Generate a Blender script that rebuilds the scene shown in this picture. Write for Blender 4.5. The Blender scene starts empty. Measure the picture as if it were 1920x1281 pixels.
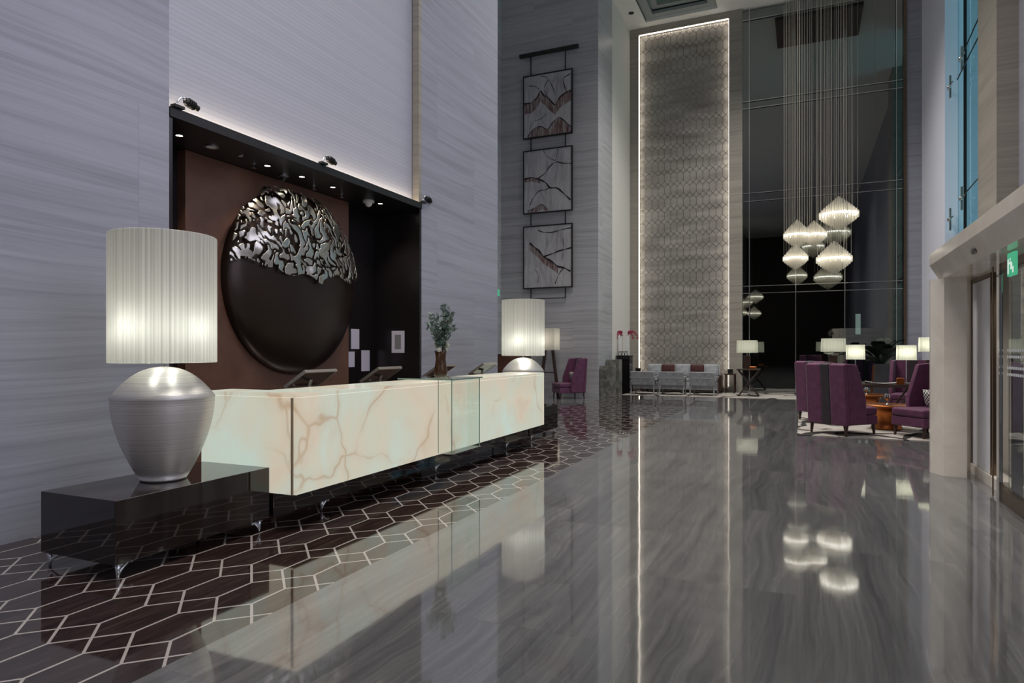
import bpy, math, random
from mathutils import Vector, Matrix, noise
R = math.radians
random.seed(7)
sc = bpy.context.scene
col = sc.collection

# ------------------------------------------------------------------ camera, world, exposure, lights
HC = 1.42
cam_d = bpy.data.cameras.new('camera'); cam = bpy.data.objects.new('camera', cam_d); col.objects.link(cam)
cam_d.sensor_width = 36; cam_d.lens = 1250 / 1920 * 36; cam_d.shift_y = 16.5 / 1920
cam_d.clip_start = 0.05; cam_d.clip_end = 300
cam.location = (0, 0, HC); cam.rotation_euler = (R(90), 0, R(23.634))
sc.camera = cam
vs = sc.view_settings
vs.view_transform = 'Standard'; vs.look = 'None'; vs.gamma = 1; vs.use_curve_mapping = False; vs.exposure = 0.0

world = bpy.data.worlds.new('dusk'); sc.world = world; world.use_nodes = True
bg = world.node_tree.nodes['Background']; bg.inputs[0].default_value = (0.40, 0.86, 0.96, 1); bg.inputs[1].default_value = .95

def area(name, loc, rot, sx, sy, power, color, spread=115):
    d = bpy.data.lights.new(name, 'AREA'); d.shape = 'RECTANGLE'; d.size = sx; d.size_y = sy
    d.energy = power; d.color = color; d.spread = R(spread)
    o = bpy.data.objects.new(name, d); col.objects.link(o); o.location = loc; o.rotation_euler = rot
    return o
COOL = (0.80, 0.80, 1.0); NEUT = (1.0, 0.95, 0.88)
# added unseen lights: cool side fills along the right wall, neutral fills overhead
area('cool_side_fill', (3.45, 2.0, 4.6), (0, R(90), 0), 5.4, 7.0, 112, COOL)
area('cool_side_fill', (3.45, 10.5, 7.0), (0, R(80), 0), 4.0, 3.5, 70, COOL)
area('cool_side_fill', (3.45, -7.0, 5.2), (0, R(86), 0), 6.0, 7.0, 120, COOL)
area('overhead_fill', (-1.6, 18.8, 12.6), (0, 0, 0), 3.0, 3.0, 330, NEUT, 110)
area('overhead_fill', (-3.0, 12.5, 12.6), (0, R(-12), 0), 4.0, 4.0, 520, NEUT, 110)
area('overhead_fill', (-1.0, 4.0, 12.6), (0, 0, 0), 4.0, 4.0, 330, NEUT, 110)
area('vestibule_light', (2.7, 7.2, 2.22), (0, 0, 0), 1.2, 1.2, 34, NEUT, 160)
area('overhead_fill', (-1.0, -9.0, 12.6), (0, 0, 0), 4.0, 4.0, 150, NEUT, 110)

# ------------------------------------------------------------------ node helpers
class NT:
    def __init__(self, name):
        self.m = bpy.data.materials.new(name); self.m.use_nodes = True
        self.t = self.m.node_tree; self.t.nodes.clear()
        self.out = self.t.nodes.new('ShaderNodeOutputMaterial')
    def n(self, typ, **kw):
        nd = self.t.nodes.new('ShaderNode' + typ)
        for k, v in kw.items():
            if k.startswith('_'): setattr(nd, k[1:], v)
            else: self.set(nd, k, v)
        return nd
    def set(self, nd, k, v):
        k = int(k[1:]) if (k[0] == 'i' and k[1:].isdigit()) else k.replace('__', ' ')
        s = nd.inputs[k]
        if isinstance(v, bpy.types.NodeSocket): self.t.links.new(v, s)
        elif isinstance(v, bpy.types.Node): self.t.links.new(v.outputs[0], s)
        else: s.default_value = v
    def math(self, op, a, b=0.0, c=None):
        nd = self.t.nodes.new('ShaderNodeMath'); nd.operation = op
        self.set(nd, 'i0', a); self.set(nd, 'i1', b)
        if c is not None: self.set(nd, 'i2', c)
        return nd.outputs[0]
    def pos(self, obj=False):
        if obj: return self.n('TexCoord').outputs['Object']
        return self.n('NewGeometry').outputs['Position']
    def xyz(self, v):
        s = self.n('SeparateXYZ', i0=v); return s.outputs[0], s.outputs[1], s.outputs[2]
    def comb(self, x, y, z): return self.n('CombineXYZ', i0=x, i1=y, i2=z).outputs[0]
    def noise(self, vec, scale=1, detail=4, rough=.5, dist=0):
        nd = self.n('TexNoise', Vector=vec, Scale=scale, Detail=detail, Roughness=rough, Distortion=dist); return nd.outputs['Fac']
    def ramp(self, f, stops):
        nd = self.n('ValToRGB', Fac=f); e = nd.color_ramp.elements
        while len(e) < len(stops): e.new(0.5)
        for i, (p, c) in enumerate(stops):
            e[i].position = p; e[i].color = (c[0], c[1], c[2], 1) if not isinstance(c, (int, float)) else (c, c, c, 1)
        return nd.outputs['Color']
    def mix(self, f, a, b, mode='MIX'):
        nd = self.t.nodes.new('ShaderNodeMix'); nd.data_type = 'RGBA'; nd.blend_type = mode
        self.set(nd, 'i0', f)
        for idx, v in ((6, a), (7, b)):
            s = nd.inputs[idx]
            if isinstance(v, bpy.types.NodeSocket): self.t.links.new(v, s)
            else: s.default_value = (v[0], v[1], v[2], 1)
        return nd.outputs[2]
    def bump(self, h, strength=.2, dist=.01):
        return self.n('Bump', Height=h, Strength=strength, Distance=dist).outputs[0]
    def pbsdf(self, color=(.5, .5, .5), rough=.5, metal=0, spec=.5, ior=1.5, normal=None, coat=0, sheen=0, emis=None, es=0, coat_rough=.03):
        p = self.n('BsdfPrincipled')
        if isinstance(color, tuple): color = (color[0], color[1], color[2], 1)
        self.set(p, 'Base__Color', color); self.set(p, 'Roughness', rough); self.set(p, 'Metallic', metal)
        self.set(p, 'Specular__IOR__Level', spec); self.set(p, 'IOR', ior)
        if normal is not None: self.set(p, 'Normal', normal)
        if coat: self.set(p, 'Coat__Weight', coat); self.set(p, 'Coat__Roughness', coat_rough)
        if sheen: self.set(p, 'Sheen__Weight', sheen); self.set(p, 'Sheen__Roughness', .4)
        if emis is not None:
            self.set(p, 'Emission__Color', emis if not isinstance(emis, tuple) else (emis[0], emis[1], emis[2], 1)); self.set(p, 'Emission__Strength', es)
        return p.outputs[0]
    def done(self, sh):
        self.t.links.new(sh, self.out.inputs[0]); return self.m

def simple(name, color, rough=.5, metal=0, **kw):
    t = NT(name); return t.done(t.pbsdf(color, rough, metal, **kw))

def stone_wall(name, base, var=.35, rough=.35, course=1.2, length=2.6):
    """silvery wood-vein marble: fine streaks running horizontally, slabs of slightly different tone"""
    t = NT(name); x, y, z = t.xyz(t.pos())
    h = t.math('ADD', x, y)
    wav = t.math('MULTIPLY', t.noise(t.comb(t.math('MULTIPLY', h, .35), t.math('MULTIPLY', z, .5), 0.0), 1, 2), .22)
    zz = t.math('ADD', z, wav)
    br = t.n('TexBrick', Vector=t.comb(h, z, 0.0), Scale=1.0, Color1=(0, 0, 0, 1), Color2=(1, 1, 1, 1), Mortar=(.5, .5, .5, 1))
    br.inputs['Mortar Size'].default_value = .0; br.inputs['Brick Width'].default_value = length; br.inputs['Row Height'].default_value = course
    tone = t.n('SeparateColor', i0=br.outputs['Color']).outputs[0]
    off = t.math('MULTIPLY', tone, 7.0)
    s1 = t.noise(t.comb(t.math('MULTIPLY', h, .5), t.math('ADD', t.math('MULTIPLY', zz, 26), off), off), 1, 5, .65)
    s2 = t.noise(t.comb(t.math('MULTIPLY', h, .22), t.math('ADD', t.math('MULTIPLY', zz, 6), off), 3.0), 1, 3, .55)
    f = t.math('ADD', t.math('MULTIPLY', s1, .55), t.math('MULTIPLY', s2, .45))
    f = t.math('ADD', f, t.math('MULTIPLY', t.math('SUBTRACT', tone, .5), .06))
    lo = tuple(c * (1 - var) for c in base); hi = tuple(min(1, c * (1 + var * .7)) for c in base)
    c = t.ramp(f, [(.33, lo), (.5, base), (.68, hi)])
    b2 = t.n('TexBrick', Vector=t.comb(h, z, 0.0), Scale=1.0); b2.inputs['Mortar Size'].default_value = .003
    b2.inputs['Brick Width'].default_value = length; b2.inputs['Row Height'].default_value = course
    c = t.mix(t.math('MULTIPLY', b2.outputs['Fac'], .35), c, tuple(v * .5 for v in base))
    return t.done(t.pbsdf(c, rough, 0, spec=.35))

def hexlines(t, u, v, P, w, phase_u=0.0, phase_v=0.0):
    """lattice of elongated overlapping hexagons: one band of crossed 45-degree bars, one band of straight bars"""
    a = t.math('DIVIDE', t.math('SUBTRACT', u, phase_u), P)
    b = t.math('DIVIDE', t.math('SUBTRACT', v, phase_v), 2 * P)
    fb = t.math('MULTIPLY', t.math('FRACT', b), 2.0)                 # 0..2 within one period
    band = t.math('LESS_THAN', fb, 1.0)                              # 1 in the crossed band
    fa = t.math('FRACT', a)
    d1 = t.math('ABSOLUTE', t.math('SUBTRACT', fa, fb))
    d2 = t.math('ABSOLUTE', t.math('SUBTRACT', t.math('ADD', fa, fb), 1.0))
    dx = t.math('MULTIPLY', t.math('MINIMUM', d1, d2), .7071)
    dv = t.math('MINIMUM', fa, t.math('SUBTRACT', 1.0, fa))
    d = t.math('ADD', t.math('MULTIPLY', dx, band), t.math('MULTIPLY', dv, t.math('SUBTRACT', 1.0, band)))
    return t.math('LESS_THAN', d, w / P), a, b

M = {}
M['wall'] = stone_wall('lilac_grey_vein_stone', (.335, .345, .405), .24, .30)
M['wall_grey'] = stone_wall('grey_vein_stone', (.46, .46, .485), .30, .35)
M['wall_brown'] = stone_wall('warm_vein_stone', (.36, .33, .29), .25, .3)
M['plaster'] = simple('cream_plaster', (.80, .78, .73), .7)
M['lilac'] = simple('pale_lilac_plaster', (.80, .82, .95), .5)
M['ceiling'] = simple('ceiling_paint', (.90, .88, .84), .8)
M['dark'] = simple('dark_lacquer', (.012, .010, .011), .25)
M['black'] = simple('black_metal', (.01, .01, .01), .4)
M['black_gloss'] = simple('black_gloss', (.008, .007, .008), .08)
M['steel'] = simple('brushed_steel', (.62, .62, .60), .25, 1)
M['chrome'] = simple('chrome', (.8, .8, .8), .06, 1)
M['bronze'] = simple('bronze_frame', (.18, .13, .09), .3, 1)
M['wood_dark'] = simple('dark_walnut', (.045, .022, .015), .35)
M['night'] = simple('night_backdrop', (.010, .009, .008), .8)
M['nightwood'] = simple('night_timber', (.055, .026, .012), .6)
M['paper'] = simple('white_paper', (.62, .60, .72), .8)
M['paper_print'] = simple('grey_print', (.22, .22, .24), .8)
M['white'] = simple('white_gloss', (.75, .75, .75), .2)
M['stone_portal'] = None

t = NT('portal_marble'); p = t.pos()
f = t.noise(p, 1.3, 5, .6, 1.5)
M['stone_portal'] = t.done(t.pbsdf(t.ramp(f, [(.3, (.66, .60, .53)), (.6, (.76, .71, .64)), (.8, (.82, .79, .74))]), .12, 0, spec=.5))

t = NT('panel_ribbed'); x, y, z = t.xyz(t.pos())
br = t.n('TexBrick', Vector=t.comb(y, z, 0.0), Scale=1.0, Color1=(.45, .46, .53, 1), Color2=(.42, .43, .50, 1), Mortar=(.35, .36, .43, 1))
br.inputs['Mortar Size'].default_value = .006; br.inputs['Mortar Smooth'].default_value = 1.0; br.inputs['Brick Width'].default_value = 30.0; br.inputs['Row Height'].default_value = .05
M['ribbed'] = t.done(t.pbsdf(br.outputs['Color'], .5, 0, normal=t.bump(br.outputs['Fac'], -.5, .006)))

# floor marble
t = NT('floor_vein_marble'); x, y, z = t.xyz(t.pos())
br = t.n('TexBrick', Vector=t.comb(y, x, 0.0), Scale=1.0, Color1=(0, 0, 0, 1), Color2=(1, 1, 1, 1), Mortar=(.5, .5, .5, 1))
br.inputs['Mortar Size'].default_value = 0; br.inputs['Brick Width'].default_value = 2.1; br.inputs['Row Height'].default_value = .93
tone = t.n('SeparateColor', i0=br.outputs['Color']).outputs[0]; off = t.math('MULTIPLY', tone, 9.0)
wav = t.math('MULTIPLY', t.noise(t.comb(t.math('MULTIPLY', x, 1.1), t.math('MULTIPLY', y, .6), off), 1, 3), .35)
xx = t.math('ADD', x, wav)
s1 = t.noise(t.comb(t.math('ADD', t.math('MULTIPLY', xx, 30), off), t.math('MULTIPLY', y, .8), off), 1, 5, .7)
s2 = t.noise(t.comb(t.math('ADD', t.math('MULTIPLY', xx, 7), off), t.math('MULTIPLY', y, .4), 2.0), 1, 3)
f = t.math('ADD', t.math('ADD', t.math('MULTIPLY', s1, .55), t.math('MULTIPLY', s2, .45)), t.math('MULTIPLY', t.math('SUBTRACT', tone, .5), .08))
c = t.ramp(f, [(.34, (.073, .073, .078)), (.5, (.115, .115, .119)), (.66, (.170, .168, .166))])
b2 = t.n('TexBrick', Vector=t.comb(y, x, 0.0), Scale=1.0); b2.inputs['Mortar Size'].default_value = .0015
b2.inputs['Brick Width'].default_value = 2.1; b2.inputs['Row Height'].default_value = .93
c = t.mix(t.math('MULTIPLY', b2.outputs['Fac'], .4), c, (.05, .05, .05))
wob = t.noise(t.comb(x, y, 0.0), 1.6, 2)
M['floor'] = t.done(t.pbsdf(c, .05, 0, ior=2.8, normal=t.bump(wob, .12, .01)))

# mosaic floor
t = NT('hexagon_mosaic_floor'); x, y, z = t.xyz(t.pos())
ln, a, b = hexlines(t, x, y, .26, .0075, -3.872, 2.575)
cell = t.n('TexWhiteNoise', Vector=t.comb(t.math('FLOOR', t.math('ADD', a, .5)), t.math('FLOOR', t.math('MULTIPLY', b, 1.0)), 0.0)); cell.noise_dimensions = '3D'
g = t.noise(t.comb(t.math('MULTIPLY', x, 26), t.math('MULTIPLY', y, 3), t.math('MULTIPLY', cell.outputs['Value'], 5)), 1, 4, .6)
tc = t.ramp(g, [(.3, (.014, .008, .008)), (.55, (.034, .020, .018)), (.75, (.060, .040, .032))])
far = t.math('SMOOTH_MIN', t.math('MAXIMUM', t.math('MULTIPLY', t.math('SUBTRACT', y, 12.0), .2), 0.0), 1.0, .1)
tc = t.mix(far, tc, (.035, .030, .032))
c = t.mix(ln, tc, (.42, .38, .36))
M['mosaic'] = t.done(t.pbsdf(c, .05, 0, ior=2.1))

# lit panel on back wall
t = NT('fretwork_panel_stone'); x, y, z = t.xyz(t.pos())
ln, a, b = hexlines(t, x, z, .2185, .0065, -5.37, .15)
s = t.noise(t.comb(t.math('MULTIPLY', x, .7), t.math('MULTIPLY', z, 3.2), 0.0), 1, 5, .6, .3)
c = t.ramp(s, [(.3, (.20, .185, .17)), (.5, (.30, .28, .26)), (.7, (.42, .395, .365))])
wn = t.n('TexNoise', Vector=t.comb(x, z, 0.0), Scale=.9, Detail=1.0)
nrm = t.n('Bump', Height=wn.outputs['Fac'], Strength=.5, Distance=.3).outputs[0]
sh1 = t.pbsdf(c, .45, 0)
sh2 = t.pbsdf((.30, .28, .26), .22, 1, normal=nrm)
mx = t.n('MixShader', i0=ln, i1=sh1, i2=sh2)
M['fret'] = t.done(mx.outputs[0])

# onyx, backlit from inside
t = NT('backlit_onyx'); p = t.pos()
n1 = t.noise(p, .9, 4, .55, .8); n2 = t.noise(p, 1.7, 3, .5, .4)
base = t.ramp(n1, [(.30, (.60, .50, .38)), (.42, (.66, .58, .45)), (.52, (.60, .61, .50)), (.66, (.56, .68, .60))])
d = t.n('TexNoise', Vector=p, Scale=1.1, Detail=3.0)
vw = t.n('VectorMath', _operation='MULTIPLY_ADD', i0=d.outputs['Color'], i1=(.9, .9, .9), i2=p)
vo = t.n('TexVoronoi', Vector=vw.outputs[0], Scale=.95, _feature='DISTANCE_TO_EDGE')
vein = t.ramp(vo.outputs['Distance'], [(0, 1.0), (.006, .7), (.016, .2), (.07, 0.0)])
vmask = t.ramp(t.noise(p, 1.3, 2), [(.40, 0.0), (.54, 1.0)])
vf = t.math('MULTIPLY', t.n('RGBToBW', i0=vein).outputs[0], t.n('RGBToBW', i0=vmask).outputs[0])
c = t.mix(t.math('MULTIPLY', vf, .62), base, (.42, .24, .12))
spot = t.ramp(n2, [(.64, 0.0), (.80, 1.0)])
c = t.mix(t.math('MULTIPLY', t.n('RGBToBW', i0=spot).outputs[0], .45), c, (.62, .40, .26))
pn = t.n('BsdfPrincipled'); pn.inputs['Base Color'].default_value = (.10, .09, .08, 1); pn.inputs['Roughness'].default_value = .12
t.set(pn, 'Emission__Color', c); pn.inputs['Emission Strength'].default_value = .85
M['onyx'] = t.done(pn.outputs[0])
M['onyx_core'] = simple('desk_core', (.22, .17, .12), .5)

# glossy dark brown lacquer
M['lacquer'] = simple('dark_brown_mirror_lacquer', (.016, .010, .009), .035, 0, ior=1.65)
t = NT('brown_leather_panel'); x, y, z = t.xyz(t.pos())
f = t.noise(t.comb(x, y, z), 2.5, 5, .6)
br = t.n('TexBrick', Vector=t.comb(t.math('MULTIPLY', t.math('ADD', x, y), 1.0), z, 0.0), Scale=1.0); br.inputs['Brick Width'].default_value = .05; br.inputs['Row Height'].default_value = .05; br.inputs['Mortar Size'].default_value = .003
M['leather'] = t.done(t.pbsdf(t.mix(t.math('MULTIPLY', br.outputs['Fac'], .12), t.ramp(f, [(.3, (.105, .046, .030)), (.7, (.165, .078, .052))]), (.03, .015, .012)), .45))
M['disc'] = simple('dark_bronze_dish', (.035, .022, .017), .33, .55)
M['lace'] = simple('polished_silver_fretwork', (.55, .53, .48), .28, 1)
t = NT('crystal'); M['crystal'] = t.done(t.pbsdf((.75, .80, .82), .06, .75))

# lamp shade pleats
def shade_mat(name, glow, c=(.72, .70, .64), pleat=True):
    t = NT(name); x, y, z = t.xyz(t.pos(True))
    ang = t.math('ARCTAN2', y, x)
    s = t.noise(t.comb(t.math('MULTIPLY', ang, 22), 0.0, 0.0), 1, 3, .7)
    cc = t.ramp(s, [(.3, tuple(v * .50 for v in c)), (.55, c), (.75, tuple(min(1, v * 1.12) for v in c))]) if pleat else t.mix(0.0, c, c)
    df = t.n('BsdfDiffuse', Color=cc); tr = t.n('BsdfTranslucent', Color=cc)
    m = t.n('MixShader', i0=.55, i1=df.outputs[0], i2=tr.outputs[0])
    return t.done(m.outputs[0])
M['shade'] = shade_mat('pleated_shade_fabric', 0)
M['shade_small'] = shade_mat('small_shade_fabric', 0, (.80, .80, .70))
def emit(name, c, s):
    t = NT(name); e = t.n('Emission', Color=(c[0], c[1], c[2], 1), Strength=s); return t.done(e.outputs[0])
M['bulb'] = emit('bulb_glow', (.95, 1.0, .92), 62)
M['bulb_small'] = emit('small_bulb_glow', (1.0, 1.0, .84), 22)
M['bulb_soft'] = emit('soft_bulb_glow', (1.0, .86, .78), 40)
M['led'] = emit('led_strip', (1.0, .90, .76), 6)
M['led_cool'] = emit('led_strip_cove', (1.0, .84, .60), 11)
M['downlight'] = emit('downlight_glow', (1.0, .92, .75), 12)
M['green'] = emit('exit_sign_green', (.10, .55, .30), .7)
M['signwhite'] = emit('exit_sign_white', (.75, .95, .85), .8)

t = NT('wire_wound_silver'); x, y, z = t.xyz(t.pos(True))
w = t.math('SINE', t.math('MULTIPLY', z, 900.0))
ns = t.noise(t.comb(0.0, 0.0, t.math('MULTIPLY', z, 120)), 1, 3, .7)
bh = t.math('ADD', t.math('MULTIPLY', w, .3), ns)
M['wire'] = t.done(t.pbsdf(t.ramp(ns, [(.3, (.48, .46, .43)), (.7, (.86, .83, .78))]), .36, .55, normal=t.bump(bh, .35, .002)))

def velvet(name, c):
    t = NT(name); f = t.noise(t.pos(True), 9, 4, .6)
    return t.done(t.pbsdf(t.ramp(f, [(.3, tuple(v * .7 for v in c)), (.7, tuple(v * 1.25 for v in c))]), .7, 0, sheen=.2))
M['purple'] = velvet('plum_velvet', (.105, .024, .072))
M['plumdark'] = velvet('aubergine_velvet', (.022, .012, .020))
M['greyfab'] = velvet('pale_grey_fabric', (.36, .37, .40))
M['greyweave'] = velvet('grey_weave', (.27, .28, .30))
M['wine'] = velvet('wine_fabric', (.06, .010, .012))
t = NT('houndstooth'); ck = t.n('TexChecker', Vector=t.pos(True), Scale=34.0, Color1=(.75, .74, .70, 1), Color2=(.03, .03, .03, 1))
M['hound'] = t.done(t.pbsdf(ck.outputs[0], .8))
M['greywood'] = simple('limed_grey_wood', (.30, .29, .29), .5)
t = NT('hammered_copper'); M['copper'] = t.done(t.pbsdf((.46, .15, .045), .30, 1, normal=t.bump(t.noise(t.pos(True), 14, 3), .4, .01)))
t = NT('green_grey_marble'); f = t.noise(t.pos(), 5, 6, .65, 1.2)
M['plinth'] = t.done(t.pbsdf(t.ramp(f, [(.3, (.07, .07, .06)), (.5, (.16, .16, .14)), (.7, (.30, .30, .27))]), .2))
t = NT('carpet_pattern'); x, y, z = t.xyz(t.pos())
dv = t.n('TexNoise', Vector=t.pos(), Scale=1.2, Detail=2.0)
vv = t.n('VectorMath', _operation='MULTIPLY_ADD', i0=dv.outputs['Color'], i1=(.5, .5, 0), i2=t.comb(x, t.math('MULTIPLY', y, .8), 0.0))
vo = t.n('TexVoronoi', Vector=vv.outputs[0], Scale=1.0, _feature='DISTANCE_TO_EDGE', _distance='EUCLIDEAN') if False else t.n('TexVoronoi', Vector=vv.outputs[0], Scale=1.15, _feature='DISTANCE_TO_EDGE')
l = t.ramp(vo.outputs['Distance'], [(.0, 1.0), (.05, 1.0), (.065, 0.0)])
mk = t.ramp(t.noise(t.pos(), .9, 2), [(.42, 0.0), (.45, 1.0)])
ff = t.math('MULTIPLY', t.n('RGBToBW', i0=l).outputs[0], t.n('RGBToBW', i0=mk).outputs[0])
c = t.mix(ff, t.ramp(t.noise(t.pos(), 3, 3), [(.3, (.32, .29, .265)), (.7, (.46, .42, .385))]), (.02, .018, .017))
M['carpet'] = t.done(t.pbsdf(c, .95))
t = NT('leaf_green'); M['leaf'] = t.done(t.pbsdf(t.ramp(t.noise(t.pos(True), 12, 2), [(.3, (.05, .10, .085)), (.7, (.20, .27, .23))]), .5))
M['leaf_dark'] = simple('dark_leaf', (.012, .020, .012), .6, spec=.25)
M['stem'] = simple('stem_brown', (.08, .06, .04), .7)
M['orchid'] = simple('crimson_petals', (.42, .02, .09), .6)
t = NT('brown_glazed_vase'); f = t.noise(t.pos(True), 9, 4, .6, 1)
M['vase'] = t.done(t.pbsdf(t.ramp(f, [(.35, (.02, .010, .006)), (.6, (.09, .045, .025)), (.75, (.22, .17, .11))]), .15))
M['screen_grey'] = simple('monitor_silver', (.34, .31, .28), .3, .6)

def glass_mat(name, fac, tint, ior=1.45, rough=0.0):
    t = NT(name); tr = t.n('BsdfTransparent', Color=(tint[0], tint[1], tint[2], 1)); gl = t.n('BsdfGlossy', Roughness=rough, Color=(.9, .95, .93, 1))
    fr = t.n('Fresnel', IOR=ior); bf = t.n('NewGeometry').outputs['Backfacing']
    f = t.math('MULTIPLY', t.math('MAXIMUM', fr.outputs[0], fac), t.math('SUBTRACT', 1.0, bf))
    m = t.n('MixShader', i0=f, i1=tr.outputs[0], i2=gl.outputs[0]); return t.done(m.outputs[0])
M['glass_wall'] = glass_mat('tinted_glass', .26, (.55, .56, .54), 1.6)
M['glass'] = glass_mat('clear_glass', .05, (.965, .985, .975))
M['glass_edge'] = simple('glass_edge_green', (.25, .38, .32), .1)
M['glass_door'] = glass_mat('door_glass', .16, (.75, .78, .76), 1.6)
M['glass_blue'] = glass_mat('window_glass', .08, (.80, .92, .95))
M['frost'] = simple('frosted_glass', (.72, .72, .77), .35)
t = NT('crystal_strands'); df = t.n('BsdfDiffuse', Color=(.80, .74, .66, 1)); tr = t.n('BsdfTranslucent', Color=(.85, .85, .78, 1)); gg = t.n('BsdfGlossy', Roughness=.2, Color=(.8, .8, .8, 1))
m1 = t.n('MixShader', i0=.5, i1=df.outputs[0], i2=tr.outputs[0]); m2 = t.n('MixShader', i0=.12, i1=m1.outputs[0], i2=gg.outputs[0])
M['strands'] = t.done(m2.outputs[0])
M['cable'] = simple('pale_steel_wire', (.5, .47, .42), .35, .6)

# ------------------------------------------------------------------ mesh builder
class MB:
    def __init__(self): self.v = []; self.f = []
    def add(self, vs, fs):
        b = len(self.v); self.v += [tuple(p) for p in vs]; self.f += [tuple(b + i for i in f) for f in fs]; return self
    def box(self, x0, x1, y0, y1, z0, z1):
        return self.add([(x0, y0, z0), (x1, y0, z0), (x1, y1, z0), (x0, y1, z0), (x0, y0, z1), (x1, y0, z1), (x1, y1, z1), (x0, y1, z1)],
                 [(0, 3, 2, 1), (4, 5, 6, 7), (0, 1, 5, 4), (1, 2, 6, 5), (2, 3, 7, 6), (3, 0, 4, 7)])
    def prism(self, pts, a0, a1, axis='z'):
        """pts: polygon in the two other axes, extruded along axis"""
        def P(p, a):
            if axis == 'z': return (p[0], p[1], a)
            if axis == 'y': return (p[0], a, p[1])
            return (a, p[0], p[1])
        n = len(pts)
        return self.add([P(p, a0) for p in pts] + [P(p, a1) for p in pts],
                 [tuple(range(n))[::-1], tuple(range(n, 2 * n))] + [(i, (i + 1) % n, n + (i + 1) % n, n + i) for i in range(n)])
    def lathe(self, prof, cx=0, cy=0, seg=32, cap=True, ripple=0, nr=0):
        n = len(prof); vs = []
        for i in range(seg):
            a = 2 * math.pi * i / seg; k = 1 + (ripple if i % 2 else -ripple)
            for r, z in prof: vs.append((cx + r * k * math.cos(a), cy + r * k * math.sin(a), z))
        fs = [(i * n + j, ((i + 1) % seg) * n + j, ((i + 1) % seg) * n + j + 1, i * n + j + 1) for i in range(seg) for j in range(n - 1)]
        if cap:
            if prof[0][0] > 1e-4: fs.append(tuple(i * n for i in range(seg))[::-1])
            if prof[-1][0] > 1e-4: fs.append(tuple(i * n + n - 1 for i in range(seg)))
        return self.add(vs, fs)
    def tube(self, pts, rad, seg=6):
        pts = [Vector(p) for p in pts]; n = len(pts)
        if not isinstance(rad, (list, tuple)): rad = [rad] * n
        vs = []; up = None
        for i, p in enumerate(pts):
            d = (pts[min(i + 1, n - 1)] - pts[max(i - 1, 0)]).normalized()
            if up is None: up = d.orthogonal().normalized()
            up = (up - d * up.dot(d)); up = up.normalized() if up.length > 1e-6 else d.orthogonal().normalized()
            s = d.cross(up)
            for k in range(seg):
                a = 2 * math.pi * k / seg; vs.append(p + (up * math.cos(a) + s * math.sin(a)) * rad[i])
        fs = [(i * seg + k, i * seg + (k + 1) % seg, (i + 1) * seg + (k + 1) % seg, (i + 1) * seg + k) for i in range(n - 1) for k in range(seg)]
        fs += [tuple(range(seg))[::-1], tuple((n - 1) * seg + k for k in range(seg))]
        return self.add(vs, fs)
    def ball(self, c, r, seg=12, rings=8, sx=1, sy=1, sz=1):
        vs = []; 
        for j in range(rings + 1):
            ph = math.pi * j / rings
            for i in range(seg):
                a = 2 * math.pi * i / seg
                vs.append((c[0] + r * sx * math.sin(ph) * math.cos(a), c[1] + r * sy * math.sin(ph) * math.sin(a), c[2] - r * sz * math.cos(ph)))
        return self.add(vs, [(j * seg + i, j * seg + (i + 1) % seg, (j + 1) * seg + (i + 1) % seg, (j + 1) * seg + i) for j in range(rings) for i in range(seg)])
    def xf(self, m):
        self.v = [tuple(m @ Vector(p)) for p in self.v]; return self
    def build(self, name, mat, parent=None, smooth=False, bevel=0, bseg=2):
        me = bpy.data.meshes.new(name); me.from_pydata(self.v, [], self.f); me.validate(); me.update()
        me.materials.append(M[mat] if isinstance(mat, str) else mat)
        o = bpy.data.objects.new(name, me); col.objects.link(o)
        if parent: o.parent = parent
        if smooth:
            for pl in me.polygons: pl.use_smooth = True
        if bevel:
            b = o.modifiers.new('bevel', 'BEVEL'); b.width = bevel; b.segments = bseg; b.limit_method = 'ANGLE'; b.angle_limit = R(40)
            for pl in me.polygons: pl.use_smooth = True
            w = o.modifiers.new('wn', 'WEIGHTED_NORMAL'); w.keep_sharp = True
        return o
def BX(*a): return MB().box(*a)

def tag(o, label, cat, group=None, kind=None):
    o['label'] = label; o['category'] = cat
    if group: o['group'] = group
    if kind: o['kind'] = kind
    return o
def thing(name, label, cat, loc=(0, 0, 0), rz=0, group=None):
    o = bpy.data.objects.new(name, None); col.objects.link(o); o.location = loc; o.rotation_euler = (0, 0, rz)
    o.empty_display_size = .1
    return tag(o, label, cat, group)
def struct(o): o['kind'] = 'structure'; return o
def dup(root, loc, rz, label):
    def cp(o, par):
        c = o.copy(); col.objects.link(c)
        if par: c.parent = par
        for ch in kids.get(o.name, []): cp(ch, c)
        return c
    kids = {}
    for o in col.objects:
        if o.parent: kids.setdefault(o.parent.name, []).append(o)
    r = cp(root, None); r.location = loc; r.rotation_euler = (0, 0, rz); r['label'] = label
    return r

# ------------------------------------------------------------------ the room
CZ = 12.85
struct(BX(-2.63, 6.0, -25, 27.5, -.2, 0).build('floor', 'floor'))
struct(BX(-5.45, -2.63, -25, 23.5, -.2, 0).build('floor_mosaic', 'mosaic'))
struct(MB().box(-9.4, -5.45, -25, 27.5, -.2, 0).box(-5.45, -2.63, 23.5, 27.5, -.2, 0).build('floor_alcove', 'floor'))
wl = MB().box(-6.6, -5.35, -25, 4.355, 0, CZ).box(-9.4, -5.35, 8.78, 11.54, 0, CZ)
struct(wl.build('wall_left', 'wall'))
struct(BX(-6.6, -5.47, 4.355, 8.78, 3.68, CZ).build('wall_left_upper_panel', 'ribbed'))
struct(MB().box(-9.4, -8.91, 11.54, 19.5, 0, CZ).build('wall_alcove_side', 'wall_grey'))
struct(MB().box(-9.4, -5.69, 19.5, 21.1, 0, CZ).build('wall_alcove', 'wall_grey'))
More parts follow.
